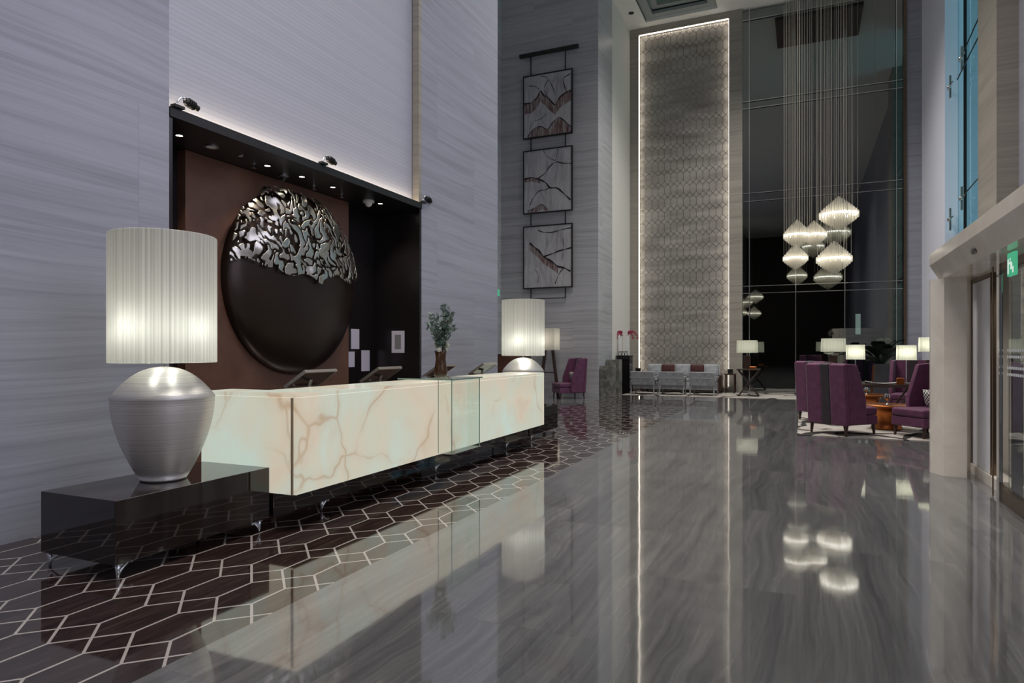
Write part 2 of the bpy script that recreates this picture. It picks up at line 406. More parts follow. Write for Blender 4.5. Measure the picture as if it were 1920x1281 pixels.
struct(BX(-9.4, -5.69, 21.1, 23.5, 0, CZ).build('wall_alcove_return', 'plaster'))
bw = MB().box(-9.4, -5.37, 23.5, 23.9, 0, CZ).box(-2.31, -1.88, 23.5, 23.9, 0, CZ).box(-5.37, -2.31, 23.5, 23.9, 12.62, CZ).box(-5.37, -2.31, 23.5, 23.9, 0, .15)
struct(bw.build('wall_back', 'wall_brown'))
fret = struct(BX(-5.37, -2.31, 23.66, 23.9, .15, 12.62).build('wall_back_panel', 'fret'))
ls = MB().box(-5.367, -5.362, 23.53, 23.60, .2, 12.6).box(-2.318, -2.313, 23.53, 23.60, .2, 12.6).box(-5.34, -2.34, 23.53, 23.60, 12.612, 12.617)
tag(ls.build('led_strip', 'led'), 'thin warm white light strip edging the tall fretwork wall panel', 'light strip')
# right side walls
struct(BX(2.88, 6.0, 23.5, 23.9, 0, CZ).build('wall_back_right', 'wall'))
struct(BX(3.28, 6.0, 19.9, 23.5, 0, CZ).build('wall_right_far', 'lilac'))
struct(BX(3.28, 6.0, 14.95, 16.4, 0, CZ).build('wall_right_pier', 'wall_brown'))
struct(MB().box(3.62, 6.0, 9.12, 14.95, 0, CZ).box(3.62, 6.0, -25, 9.12, 2.54, CZ).box(3.62, 6.0, -25, 2.0, 0, 2.54).build('wall_right', 'wall'))
struct(BX(-9.4, 6.0, -25.4, -25, 0, CZ).build('wall_front', 'wood_dark'))
# ceiling with coffer near the back wall
cm = MB().box(-9.4, -5.04, -25, 23.9, CZ, CZ + .3).box(-2.63, 6.0, -25, 23.9, CZ, CZ + .3).box(-5.04, -2.63, 23.15, 23.9, CZ, CZ + .3).box(-5.04, -2.63, -25, 19.0, CZ, CZ + .3)
struct(cm.build('ceiling', 'ceiling'))
cf = MB()
for k, (d0, z0) in enumerate(((0, CZ + .1), (.28, CZ + .25), (.50, CZ + .4))):
    d1 = (.28, .50, .62)[k]
    cf.box(-5.04 + d0, -2.63 - d0, 23.15 - d1, 23.15 - d0, z0, z0 + .1).box(-5.04 + d0, -2.63 - d0, 19.0 + d0, 19.0 + d1, z0, z0 + .1)
    cf.box(-5.04 + d0, -5.04 + d1, 19.0 + d1, 23.15 - d1, z0, z0 + .1).box(-2.63 - d1, -2.63 - d0, 19.0 + d1, 23.15 - d1, z0, z0 + .1)
cf.box(-5.2, -5.04, 18.9, 23.3, CZ + .05, CZ + .7).box(-2.63, -2.5, 18.9, 23.3, CZ + .05, CZ + .7)
struct(cf.build('trim_1', simple('coffer_grey', (.34, .37, .36), .6)))
t = NT('gold_leaf_coffer'); f = t.noise(t.pos(), 3, 5, .6, 1.5)
struct(BX(-5.2, -2.5, 18.8, 23.3, CZ + .55, CZ + .6).build('ceiling_coffer', t.done(t.pbsdf(t.ramp(f, [(.35, (.16, .13, .07)), (.55, (.35, .32, .24)), (.7, (.5, .5, .45))]), .35, .4))))
# near-black box added behind the back glass to block the sky
ex = MB().box(-5.6, 6.0, 27.5, 27.9, -.2, 16).box(-5.9, -5.6, 23.9, 27.9, -.2, 16).box(6.0, 6.3, 23.9, 27.9, -.2, 16).box(-5.9, 6.3, 23.9, 27.9, 16, 16.2)
struct(ex.build('backdrop_outside', 'night'))
for i, (x0, x1, y0, m, h) in enumerate(((2.15, 2.55, 24.6, 'nightwood', 14), (1.45, 1.62, 25.6, 'night', 12), (2.62, 2.8, 24.2, 'nightwood', 14))):
    struct(BX(x0, x1, y0, y0 + .3, 0, h).build('column_outside', m))
lp = BX(-.17, .17, -.03, .03, 0, .72).build('illuminated_panel', emit('pale_cyan_glow', (.62, .85, .82), .75)); lp.location = (1.66, 26.4, 1.98)
tag(lp, 'pale cyan lit panel outside in the dark beyond the glass wall', 'light box')
BX(-.03, .03, -.03, .03, -1.98, -.002).build('post', 'black', lp)
# vestibule beyond the doors
struct(MB().box(6.0, 6.3, 2.0, 14, -.2, 3).box(1.9, 6.0, 9.6, 9.8, 0, 2.53).build('wall_vestibule', 'wall_grey'))
# recess behind the desk
struct(MB().box(-6.6, -6.2, 4.355, 8.78, 0, 3.58).box(-6.2, -5.36, 4.355, 4.40, 0, 3.58).box(-6.2, -5.36, 8.74, 8.78, 0, 3.58).build('wall_recess', 'dark'))
struct(MB().box(-6.2, -5.34, 4.36, 8.775, 3.58, 3.64).box(-5.37, -5.34, 4.36, 8.775, 3.64, 3.67).build('trim_2', 'black'))
struct(BX(-6.2, -6.08, 5.15, 7.95, 0, 3.575).build('wall_recess_panel', 'leather'))
struct(BX(-5.46, -5.35, 8.70, 8.78, 3.68, CZ).build('trim_3', 'wall_brown'))
tag(BX(-5.425, -5.375, 4.40, 8.68, 3.65, 3.662).build('led_strip', 'led_cool'), 'light strip on the ledge washing the pale ribbed wall above the desk niche', 'light strip')
# back curtain wall
wg = struct(thing('window_1', '', '')); del wg['label']; del wg['category']
BX(-1.88, 2.88, 23.60, 23.62, 0.04, 12.75).build('glass_pane', 'glass_wall', wg)
fr = MB().box(-1.88, 2.88, 23.58, 23.64, 0, .05)
for z in (12.45, 9.73, 9.49, 6.66, 6.39, 3.56, 3.32): fr.box(-1.88, 2.88, 23.55, 23.572, z - .011, z + .011)
for x in (-1.66, -.24, 1.19, 2.61): fr.box(x - .012, x + .012, 23.52, 23.545, 0, CZ)
fr.build('window_frame', 'steel', wg)
MB().box(2.80, 2.88, 23.44, 23.58, 0, CZ).build('window_jamb', 'bronze', wg)
# right window
w2 = struct(thing('window_2', '', '')); del w2['label']; del w2['category']
BX(3.56, 3.58, 16.4, 19.9, 0, CZ).build('glass_pane', 'glass_blue', w2)
MB().box(3.50, 3.56, 17.42, 17.5, 0, CZ).box(3.46, 3.54, 16.4, 19.9, 4.15, 4.25).box(3.50, 3.56, 18.9, 18.94, 0, CZ).build('window_frame', 'black', w2)
for i, (x, y, z, lb) in enumerate(((3.36, 19.7, 8.02, 'small steel cross clamp on the pale reveal, upper one'), (3.36, 19.7, 4.70, 'small steel cross clamp on the pale reveal, just above the portal'),
                        (3.46, 18.9, 8.40, 'steel cross clamp on the blue window glass, upper one'), (3.46, 18.9, 5.05, 'steel cross clamp low on the blue window glass'))):
    g = MB().box(x - .02, x + .02, y - .03, y + .03, z - .28, z + .28).tube([(x - .01, y - .35, z + .01), (x - .01, y + .18, z - .01)], .018).ball((x - .02, y, z), .05)
    tag(g.build('glazing_clamp', 'steel'), lb, 'glass clamp', 'glazing clamps of the side window')
for i, (y, z) in enumerate(((17.9, 8.5), (17.9, 7.9))):
    pass
for (za, y1, zb, lb) in ((8.62, 18.5, 8.44, 'highest'), (8.2, 19.3, 8.04, 'second highest'), (5.15, 18.5, 5.07, 'lowest')):
    tag(MB().tube([(3.44, 16.45, za), (3.44, y1, zb)], .014).build('bracing_cable', 'black'), lb + ' dark steel bracing cable across the tall blue side window', 'cable', 'bracing cables')

# entrance portal
pt = struct(thing('door_1', '', '')); del pt['label']; del pt['category']
MB().prism([(1.35, 9.12), (1.35, 9.06), (1.45, 8.84), (1.66, 8.80), (1.66, 9.12)], 0, 2.235).build('door_surround', 'stone_portal', pt)
MB().prism([(1.35, 2.535), (1.35, 2.41), (1.45, 2.235), (3.62, 2.235), (3.62, 2.535)], 2.0, 9.12, 'y').build('door_surround', 'stone_portal', pt)
MB().box(1.66, 3.62, 9.30, 9.42, 0, 2.235).box(1.66, 3.62, 9.12, 9.42, 2.2355, 2.535).build('door_surround', 'stone_portal', pt)
MB().box(1.78, 1.95, 7.75, 9.3, 0, .11).build('plinth', 'stone_portal', pt)
BX(1.80, 1.84, 8.42, 9.25, .115, 2.19).build('frosted_panel', 'frost', pt)
MB().box(1.79, 1.86, 9.26, 9.29, .11, 2.235).box(1.79, 1.86, 8.395, 8.415, .11, 2.235).box(1.79, 1.86, 8.42, 9.25, 2.195, 2.235).build('door_frame', 'bronze', pt)
MB().box(1.69, 1.70, 7.85, 7.87, 0, 2.235).build('door_frame', 'bronze', pt)
MB().box(1.68, 1.76, 7.56, 7.66, 0, 2.235).box(1.74, 1.82, 7.38, 7.42, 0, 2.235).build('door_upright', 'chrome', pt)
MB().box(1.69, 1.76, 2.0, 7.56, 0, .13).box(1.69, 1.79, 2.0, 7.56, 2.17, 2.235).build('door_rail', 'bronze', pt)
dl = BX(1.715, 1.727, 2.0, 7.40, .13, 2.17).build('door_glass', 'glass_door', pt)
dm = MB()
for k in range(22):
    for z in (1.20, 1.26, 1.36, 1.42): dm.box(1.7095, 1.713, 6.0 + k * .066, 6.04 + k * .066, z - .012, z + .012)
dm.build('frosted_dots', 'frost', pt)
MB().box(1.70, 1.74, 6.78, 6.82, .13, 2.17).box(1.70, 1.74, 5.2, 5.24, .13, 2.17).build('door_stile', 'steel', pt)
MB().box(3.4, 3.55, 6.3, 6.6, 0, 2.235).box(3.3, 3.5, 8.2, 8.4, 0, 2.235).build('door_upright', 'stone_portal', pt)  # pale uprights put in for a reflected column of light
o = tag(MB().ball((1.40, 7.15, 2.315), .055, sy=1.5, sz=.6, sx=.45).build('door_sensor', simple('sensor_grey', (.12, .11, .10), .3), smooth=True), 'small grey oval motion sensor on the entrance portal edge', 'sensor')
es = thing('exit_sign', 'green and white running man exit sign hanging under the portal', 'sign', (1.56, 6.62, 2.03))
BX(-.012, .012, -.10, .10, 0, .19).build('sign_panel', 'green', es)
# pictogram
fg = MB().box(-.0145, -.0125, -.085, -.055, .02, .07).box(-.0145, -.0125, -.05, .0, .05, .10).box(-.0145, -.0125, -.03, .05, .095, .115).ball((-.013, .01, .135), .014, sx=.1)
fg.box(-.0145, -.0125, .05, .085, .02, .14).build('pictogram', 'signwhite', es)
BX(-.006, .006, -.01, .01, .19, .205).build('hanger', 'steel', es)

# ------------------------------------------------------------------ low consoles and legs
def crystal_leg(x, y, dx, dy, h=.095):
    pts = []
    for k in range(12):
        a = k / 11
        pts.append((x + dx * (.11 - .11 * math.sin(a * 1.6)), y + dy * (.11 - .11 * math.sin(a * 1.6)), h - a * h + .006))
    m = MB().tube(pts, [.016 - .010 * k / 11 for k in range(12)], 8)
    m.ball((x + dx * .115, y + dy * .115, h - .012), .016).box(x - .02, x + .02, y - .02, y + .02, h - .01, h - .001)
    m.tube([(x, y, 0.001), (x, y, h)], [.009, .018], 8)
    return m
def console(name, label, y0, y1, legs, grp):
    t = thing(name, label, 'table', (-4.23, (y0 + y1) / 2, 0), 0, grp); yc = (y0 + y1) / 2; L = (y1 - y0) / 2
    BX(-.36, .36, -L, L, .095, .494).build('body', 'lacquer', t, bevel=.004)
    for (x, y, dx, dy) in legs: crystal_leg(x, y - yc, dx, dy).build('leg', 'crystal', t, smooth=True)
    return t
G = 'glossy low consoles at the desk ends'
console('console_table', 'glossy dark brown low console under the nearest big lamp', 2.77, 4.06, [(.33, 2.81, -.3, 1), (-.33, 2.81, 1, .3), (.33, 3.98, 0, -.6), (-.33, 3.98, 0, -.6)], G)
console('console_table', 'glossy dark low console beyond the far end of the onyx desk', 9.515, 10.8, [(.33, 10.76, 0, -1), (-.33, 10.76, 1, 0), (.33, 9.65, 0, .6), (-.33, 9.65, 0, .6)], G)

# ------------------------------------------------------------------ reception desk
dk = thing('reception_desk', 'long backlit cream onyx reception desk with brown veins', 'desk', (-4.1, 6.8, 0))
def D(x0, x1, y0, y1, z0, z1): return BX(x0 + 4.1, x1 + 4.1, y0 - 6.8, y1 - 6.8, z0, z1)
ZB, ZT = .29, 1.08
D(-4.59, -3.87, 4.10, 9.47, .095, .284).build('plinth', 'lacquer', dk)
D(-4.18, -3.665, 4.115, 9.455, ZB + .004, ZT - .035).build('core', 'onyx_core', dk)
ys = [4.078, 5.24, 6.70, 8.20, 9.492]
for i in range(4):
    D(-3.65, -3.62, ys[i] + (.003 if i == 0 else .0015), ys[i + 1] - .0015, ZB, ZT - .032).build('front_slab', 'onyx', dk, bevel=.002)
    D(-4.20, -3.62, ys[i] + .0015, ys[i + 1] - .0015, ZT - .03, ZT).build('counter_slab', 'onyx', dk, bevel=.002)
D(-4.62, -3.663, 4.07, 4.10, ZB, ZT - .032).build('end_slab', 'onyx', dk, bevel=.002)
D(-4.62, -4.203, 4.07, 4.40, ZT - .03, ZT).build('counter_slab', 'onyx', dk, bevel=.002)
D(-4.62, -3.663, 9.47, 9.50, ZB, ZT - .032).build('end_slab', 'onyx', dk, bevel=.002)
D(-3.66, -3.642, 4.066, 4.077, ZB, ZT - .032).build('corner_bead', simple('corner_bead', (.38, .29, .20), .4), dk)
D(-4.60, -4.18, 4.40, 9.46, .72, .75).build('worktop', 'wood_dark', dk)
for y in (4.72, 6.7, 8.7): crystal_leg(.2, y - 6.8, 0, .7).build('leg', 'crystal', dk, smooth=True)

# monitors on the staff side
def monitor(y, label):
    t = thing('computer_monitor', label, 'monitor', (-4.36, y, .751), 0, 'monitors behind the desk')
    rot = Matrix.Translation((0.02, 0, .40)) @ Matrix.Rotation(R(58), 4, 'Y')
    MB().box(-.010, .012, -.215, .215, -.13, .13).xf(rot).build('screen', 'black_gloss', t, bevel=.003)
    MB().box(-.013, .016, -.23, .23, .131, .145).box(-.013, .016, -.23, .23, -.145, -.131).box(-.013, .016, -.23, -.216, -.131, .131).box(-.013, .016, .216, .23, -.131, .131).xf(rot).build('bezel', 'screen_grey', t)
    MB().tube([(0, 0, .01), (0.0, 0, .33), (.02, 0, .39)], .016, 8).build('stand', 'screen_grey', t)
    MB().box(-.09, .09, -.11, .11, 0, .012).build('base', 'screen_grey', t)
    return t
for y, lb in ((5.10, 'tilted computer monitor nearest the big near lamp, behind the onyx counter'), (6.26, 'tilted computer monitor below the white notice sheets'),
              (7.55, 'tilted dark monitor behind the leafy vase on the counter'), (8.85, 'tilted brown monitor beside the far lamp base')): monitor(y, lb)

# ------------------------------------------------------------------ big pleated lamps
def big_lamp(label, x, y, z):
    t = thing('table_lamp', label, 'lamp', (x, y, z), 0, 'pair of big pleated lamps')
    prof = [(.140, .0), (.150, .004), (.158, .02)]
    for k in range(13):
        a = k / 12; prof.append((.158 + (.338 - .158) * math.sin(a * math.pi / 2) ** .92, .02 + .565 * a))
    prof += [(.341, .592)]
    for k in range(1, 17):
        a = 1 - k / 16; prof.append((max(.014, .339 * a), .596 + .212 * (1 - a ** 2.3)))
    MB().lathe(prof, seg=96).build('base', 'wire', t, smooth=True)
    MB().lathe([(.012, .80), (.012, 1.12)], seg=12).build('neck', 'steel', t)
    sh = MB(); R0 = .352; seg = 288; vs = []
    for (r, zz) in ((R0 * .985, .838), (R0, .842), (R0, 1.20), (R0, 1.45), (R0, 1.742), (R0 * .985, 1.746)):
        for i in range(seg):
            a = 2 * math.pi * i / seg; k = 1 + .004 * math.sin(i * math.pi / 2 + .4) + .003 * noise.noise((i * .37, 0, 0))
            vs.append((r * k * math.cos(a), r * k * math.sin(a), zz))
    sh.add(vs, [(j * seg + i, j * seg + (i + 1) % seg, (j + 1) * seg + (i + 1) % seg, (j + 1) * seg + i) for j in range(5) for i in range(seg)])
    s = sh.build('lamp_shade', 'shade', t, smooth=False)
    MB().tube([(-.35, 0, 1.12), (.35, 0, 1.12)], .004).tube([(0, -.35, 1.12), (0, .35, 1.12)], .004).build('shade_carrier', 'steel', t)
    for dx, dy in ((.215, .00), (.04, -.215), (-.17, .06), (-.05, .2)):
        b = MB().ball((dx, dy, 1.09), .026); b.build('bulb', 'bulb', t, smooth=True)
    return t
big_lamp('nearest big table lamp with pleated white drum shade and silver wire-wound base', -4.22, 3.39, .494)
big_lamp('farther big pleated drum lamp behind the far end of the onyx desk', -4.22, 10.1, .494)

# ------------------------------------------------------------------ glass stand, vase, plant
gs = thing('glass_stand', 'clear glass flower stand clipped over the front of the onyx desk', 'stand', (-3.75, 6.6, 0))
BX(-.36, .33, -.36, .36, 1.098, 1.112).build('top_plate', 'glass', gs)
MB().box(.318, .330, -.36, .36, 1.098, 1.113).box(-.36, .33, -.362, -.355, 1.098, 1.113).build('plate_edge', 'glass_edge', gs)
BX(.155, .30, -.33, -.318, .31, 1.097).build('side_pane', 'glass', gs)
BX(.155, .30, .318, .33, .31, 1.097).build('side_pane', 'glass', gs)
BX(.300, .306, -.33, .33, .31, 1.097).build('front_pane', 'glass', gs)
for q in ((.300, .309, -.336, -.331), (.300, .309, .331, .336), (.14, .146, -.34, -.334)): BX(*q, .31, 1.097).build('pane_edge', 'glass_edge', gs)
BX(.14, .32, -.35, .35, .292, .308).build('base_plate', 'glass', gs)
va = thing('vase', 'twisted brown glazed vase standing on the glass plate of the desk', 'vase', (-3.93, 6.88, 1.113))
pv = [(.055, 0), (.075, .004), (.082, .03), (.07, .12), (.058, .20), (.066, .27), (.072, .30), (.062, .30), (.055, .27), (.048, .2)]
MB().lathe(pv, seg=28, cap=False).lathe([(.0, .004), (.07, .005)], seg=28, cap=False).build('body', 'vase', va, smooth=True)
fl = thing('flower_arrangement', 'tall grey-green leafy branches arranged in the brown vase', 'plant', (-3.93, 6.88, 1.32))
def leafy(parent, n, hgt, spread, mat, leaf=.05, per=26, seed=3):
    rnd = random.Random(seed); st = MB(); lv = MB()
    for i in range(n):
        a = rnd.uniform(0, 6.28); sp = spread * rnd.uniform(.25, 1); h = hgt * rnd.uniform(.55, 1)
        pts = [(0.0, 0.0, 0.0)]
        for k in range(1, 9):
            q = k / 8; pts.append((math.cos(a) * sp * q ** 1.6 + rnd.uniform(-.01, .01), math.sin(a) * sp * q ** 1.6 + rnd.uniform(-.01, .01), h * q ** .9))
        st.tube(pts, [.004 - .0003 * k for k in range(9)], 4)
        for k in range(per):
            q = rnd.uniform(.25, 1); j = min(7, int(q * 8)); p = Vector(pts[j]).lerp(Vector(pts[j + 1]), q * 8 - j)
            d = Vector((rnd.uniform(-1, 1), rnd.uniform(-1, 1), rnd.uniform(-.2, 1))).normalized(); s = d.orthogonal().normalized() * leaf * .22
            L = leaf * rnd.uniform(.6, 1.1)
            lv.add([p, p + d * L * .5 + s, p + d * L, p + d * L * .5 - s], [(0, 1, 2, 3)])
    st.build('stems', 'stem', parent); o = lv.build('foliage', mat, parent); return o
leafy(fl, 24, .62, .26, 'leaf', .06, 34)
fw = MB(); rr = random.Random(5)
for k in range(7): fw.ball((rr.uniform(-.06, .07), rr.uniform(-.06, .09), rr.uniform(.09, .16)), .028, 8, 6)
fw.build('blossoms', simple('pale_blossom', (.50, .50, .42), .8), fl, smooth=True)

# ------------------------------------------------------------------ recess: sculpture, papers, downlights
YC, ZC, RR = 6.80, 2.29, 1.18
sculp = thing('wall_sculpture', 'round dark bronze wall dish capped with pierced silver metalwork', 'sculpture', (-6.078, YC, ZC))
def dome(r, depth): return depth * math.sqrt(max(0, 1 - (r / RR) ** 2)) ** .8
prof = [(RR, 0)] + [(RR * math.cos(R(5 * k)), dome(RR * math.cos(R(5 * k)), .28)) for k in range(1, 18)] + [(0.0001, .28)]
rotm = Matrix.Rotation(R(90), 4, 'Y')
MB().lathe(prof, seg=96, cap=True).xf(rotm).build('dish', 'disc', sculp, smooth=True)
lace = MB(); NU, NV = 300, 190
def lace_pt(i, j):
    yy = -RR * 1.07 + 2 * RR * 1.04 * i / NU; zz = -.08 + (RR * 1.04) * j / NV
    rr = math.sqrt(yy * yy + zz * zz) / (1.08 if yy < 0 else 1.02)
    return yy, zz, rr
def keep(yy, zz, rr):
    n0 = noise.noise((yy * 3, zz * 3, 9.0))
    lo = .05 + .10 * (abs(yy) / RR) ** 1.5 + .10 * n0
    if zz < lo or rr > RR * (.985 + .05 * n0): return False
    wy = yy + .10 * noise.noise((yy * 4, zz * 4, 1.0)); wz = zz + .10 * noise.noise((yy * 4, zz * 4, 5.0))
    n = noise.noise((wy * 11, wz * 9, 2.0)) + .35 * noise.noise((wy * 19, wz * 19, 4.0))
    return abs(n) > .19 or noise.noise((yy * 6, zz * 6, 7.0)) > .36
idx = {}
def vid(i, j):
    if (i, j) not in idx:
        yy, zz, rr = lace_pt(i, j); idx[(i, j)] = len(lace.v)
        off = .05 + .02 * noise.noise((yy * 5, zz * 5, 3.0))
        lace.v.append((dome(min(rr, RR * .999), .28) + off, yy, zz))
    return idx[(i, j)]
for i in range(NU):
    for j in range(NV):
        yy, zz, rr = lace_pt(i + .5, j + .5)
        if keep(yy, zz, rr): lace.f.append((vid(i, j), vid(i + 1, j), vid(i + 1, j + 1), vid(i, j + 1)))
lo = lace.build('pierced_metalwork', 'lace', sculp, smooth=True)
sd = lo.modifiers.new('solid', 'SOLIDIFY'); sd.thickness = .006
sm = lo.modifiers.new('smooth', 'SMOOTH'); sm.iterations = 2; lo.modifiers.move(1, 0)

def paper(x, y, z0, z1, w, side, lb):
    if side: m = BX(-.002, .002, -w / 2, w / 2, 0, z1 - z0)
    else: m = BX(-w / 2, w / 2, -.002, .002, 0, z1 - z0)
    o = tag(m.build('notice_sheet', 'paper'), lb, 'notice', 'notices behind the desk'); o.location = (x, y, z0); return o
paper(-6.196, 8.26, 1.44, 1.74, .20, True, 'highest white notice sheet on the dark niche wall')
paper(-6.196, 8.12, 1.17, 1.40, .25, True, 'squarish white notice sheet beside the bronze dish edge')
paper(-6.196, 8.52, 1.10, 1.42, .21, True, 'low tall white notice sheet, right-hand one under the highest sheet')
fp = thing('framed_notice', 'white framed notice with a grey printed sheet on the dark side wall', 'notice', (-5.745, 8.735, 1.38))
BX(-.115, .115, -.004, .004, 0, .34).build('mount', 'paper', fp)
BX(-.055, .055, -.006, -.0045, .06, .28).build('print', 'paper_print', fp)

def downlight(x, y, lit, lb, r=.045):
    t = thing('downlight', lb, 'downlight', (x, y, 3.58), 0, 'downlights in the niche soffit')
    MB().lathe([(r, 0), (r, -.008), (r * .75, -.008), (r * .75, -.001)], seg=24, cap=False).build('trim_ring', 'steel' if not lit else 'black', t)
    MB().lathe([(.0001, -.003), (r * .75, -.003)], seg=24, cap=False).build('lens', 'downlight' if lit else 'white', t)
    if lit:
        d = bpy.data.lights.new('downlight_beam', 'SPOT'); d.energy = 45; d.color = (1, .86, .68); d.spot_size = R(100); d.spot_blend = .8; d.shadow_soft_size = .03
        o = bpy.data.objects.new('downlight_beam', d); col.objects.link(o); o.parent = t; o.location = (0, 0, -.03); o.rotation_euler = (0, R(-10), 0)
downlight(-5.74, 4.79, True, 'glowing downlight nearest the left stone wall in the niche soffit')
downlight(-5.75, 5.20, False, 'larger unlit pale downlight next to the nearest glowing one', .075)
downlight(-5.72, 5.57, False, 'small dim downlight before the first dark ball camera', .03)
downlight(-5.74, 5.99, True, 'glowing downlight just before the dome camera over the sculpture')
downlight(-5.71, 6.54, True, 'glowing downlight just after the dome camera over the sculpture')
downlight(-5.70, 7.12, True, 'glowing downlight between the two small sprinklers')
downlight(-5.70, 8.20, True, 'glowing downlight nearest the far dark side wall of the niche')
def dome_cam(x, y, lb, big, mat):
    t = thing('dome_camera', lb, 'camera', (x, y, 3.58), 0, 'ceiling cameras in the niche')
    MB().lathe([(.065 * big, 0), (.065 * big, -.03), (.05 * big, -.035)], seg=24).build('housing', mat, t, smooth=False)
    MB().ball((0, 0, -.04), .042 * big, 16, 10).build('dome', 'black_gloss' if mat != 'white' else 'white', t, smooth=True)
dome_cam(-5.86, 6.38, 'grey ceiling dome camera above the middle of the silver sculpture', 1, 'steel')
dome_cam(-5.75, 7.98, 'white ceiling dome camera near the far end of the niche', 1.25, 'white')
def sprinkler(x, y, lb):
    t = thing('sprinkler_head', lb, 'sprinkler', (x, y, 3.58), 0, 'sprinkler heads in the niche')
    MB().tube([(0, 0, 0), (0, 0, -.05)], .010).build('pipe', 'chrome', t); MB().lathe([(.028, -.052), (.028, -.056)], seg=16).build('deflector', 'chrome', t); MB().lathe([(.03, -.001), (.03, -.006)], seg=16).build('rosette', 'chrome', t)
sprinkler(-5.82, 5.86, 'steel sprinkler nearest the left end of the niche soffit')
sprinkler(-5.88, 6.96, 'steel sprinkler in the middle of the niche soffit')
sprinkler(-5.84, 7.48, 'steel sprinkler farthest along the niche soffit')

def spotlight(y, lb, tail=1):
    t = thing('spotlight', lb, 'spotlight', (-5.335, y, 3.672), 0, 'spotlights clamped on the ledge')
    MB().box(-.03, .03, -.05, .06, 0, .025).build('clamp', 'black', t)
    pts = [(0, -.02 + .13 * k / 8 * 1.0, .02 + .10 * math.sin(math.pi * (k / 8) * .75)) for k in range(9)]
    MB().tube(pts, .009, 6).build('arm', 'chrome', t, smooth=True)
    m = MB().lathe([(.028, 0), (.036, .02), (.036, .11), (.030, .12), (.030, .15)], seg=14)
    for k in range(4): m.lathe([(.044, .03 + k * .022), (.044, .036 + k * .022)], seg=14)
    m.xf(Matrix.Translation((0, .085, .10)) @ Matrix.Rotation(R(-102), 4, 'X')); m.build('head', 'black', t, bevel=0)
    return t
spotlight(4.43, 'black ledge spotlight at the left end above the niche')
spotlight(6.48, 'black ledge spotlight above the middle of the niche')
spotlight(8.80, 'black ledge spotlight at the right end above the niche')

# ------------------------------------------------------------------ hanging triptych on alcove wall
YA = 19.5
hb = thing('hanging_rail', 'black rail with thin rods carrying three framed paintings', 'rail', (-7.25, YA - .10, 10.69))
MB().box(-.97, .97, -.05, .05, -.05, .05).build('rail', 'black', hb)
for x in (-.59, .55):
    for z0, z1 in ((10.02, 10.64), (7.67, 8.07), (5.30, 5.71), (3.03, 3.36)): BX(x - .014, x + .014, -.014, .014, z0 - 10.69, z1 - 10.69).build('rod', 'black', hb)
BX(-.59, .55, -.012, .012, 3.02 - 10.69, 3.045 - 10.69).build('cross_rod', 'black', hb)
for x in (-.8, .76): BX(x, x + .04, .04, .099, -.02, .02).build('bracket', 'black', hb)
def canvas_mat(name, tint):
    t = NT(name); x, y, z = t.xyz(t.pos(True))
    n = t.noise(t.comb(t.math('MULTIPLY', x, 5), 0.0, t.math('MULTIPLY', z, 1.1)), 1, 5, .65, .6)
    return t.done(t.pbsdf(t.ramp(n, [(.25, (.20, .17, .19)), (.45, (.42, .41, .43)), (.6, (.52, .52, .53)), (.75, tint)]), .6))
def drip_mat():
    t = NT('umber_drip_paint'); x, y, z = t.xyz(t.pos(True))
    n = t.noise(t.comb(t.math('MULTIPLY', x, 16), 0.0, t.math('MULTIPLY', z, 2)), 1, 4, .7)
    return t.done(t.pbsdf(t.ramp(n, [(.30, (.07, .03, .03)), (.42, (.16, .08, .075)), (.52, (.26, .20, .19)), (.62, (.40, .39, .39))]), .6))
M['drip'] = drip_mat(); M['ink'] = simple('ink_paint', (.018, .008, .010), .5)
def painting(z0, z1, label, strokes, fills, tint):
    W = .78; H = (z1 - z0)
    t = thing('painting', label, 'painting', (-7.28, YA - .10, z0), 0, 'three hanging paintings')
    BX(-W, W, -.02, .02, 0, H).build('canvas', canvas_mat('canvas_paint', tint), t)
    MB().box(-W - .035, -W, -.035, .03, -.035, H + .035).box(W, W + .035, -.035, .03, -.035, H + .035).box(-W, W, -.035, .03, -.035, 0).box(-W, W, -.035, .03, H, H + .035).build('frame', 'black', t)
    m = MB()
    for k, fl_ in enumerate(fills):
        top = fl_[0]; bot = fl_[1]
        n = len(top)
        for i in range(n - 1):
            q = [(-W + 2 * W * top[i][0], -.0215 - k * .0004, H * top[i][1]), (-W + 2 * W * top[i + 1][0], -.0215 - k * .0004, H * top[i + 1][1]),
                 (-W + 2 * W * top[i + 1][0], -.0215 - k * .0004, H * max(0, top[i + 1][1] - bot)), (-W + 2 * W * top[i][0], -.0215 - k * .0004, H * max(0, top[i][1] - bot))]
            m.add(q, [(0, 1, 2, 3)])
    if fills: m.build('umber_wash', 'drip', t)
    s = MB()
    for pts, w in strokes:
        P = [Vector((-W + 2 * W * a, -.0235, H * b)) for a, b in pts]
        # Catmull-Rom
        C = []
        for i in range(len(P) - 1):
            p0 = P[max(0, i - 1)]; p1 = P[i]; p2 = P[i + 1]; p3 = P[min(len(P) - 1, i + 2)]
            for k in range(8):
                q = k / 8; C.append(.5 * ((2 * p1) + (p2 - p0) * q + (2 * p0 - 5 * p1 + 4 * p2 - p3) * q * q + (3 * p1 - p0 - 3 * p2 + p3) * q ** 3))
        C.append(P[-1])
        vs = []; n = len(C)
        for i, c in enumerate(C):
            d = (C[min(i + 1, n - 1)] - C[max(i - 1, 0)]).normalized(); nn = Vector((-d.z, 0, d.x)); ww = w * (.35 + .65 * abs(math.sin(i * .23 + 1)))
            vs += [c + nn * ww, c - nn * ww]
        s.add(vs, [(2 * i, 2 * i + 2, 2 * i + 3, 2 * i + 1) for i in range(n - 1)])
    s.build('brushwork', 'ink', t)
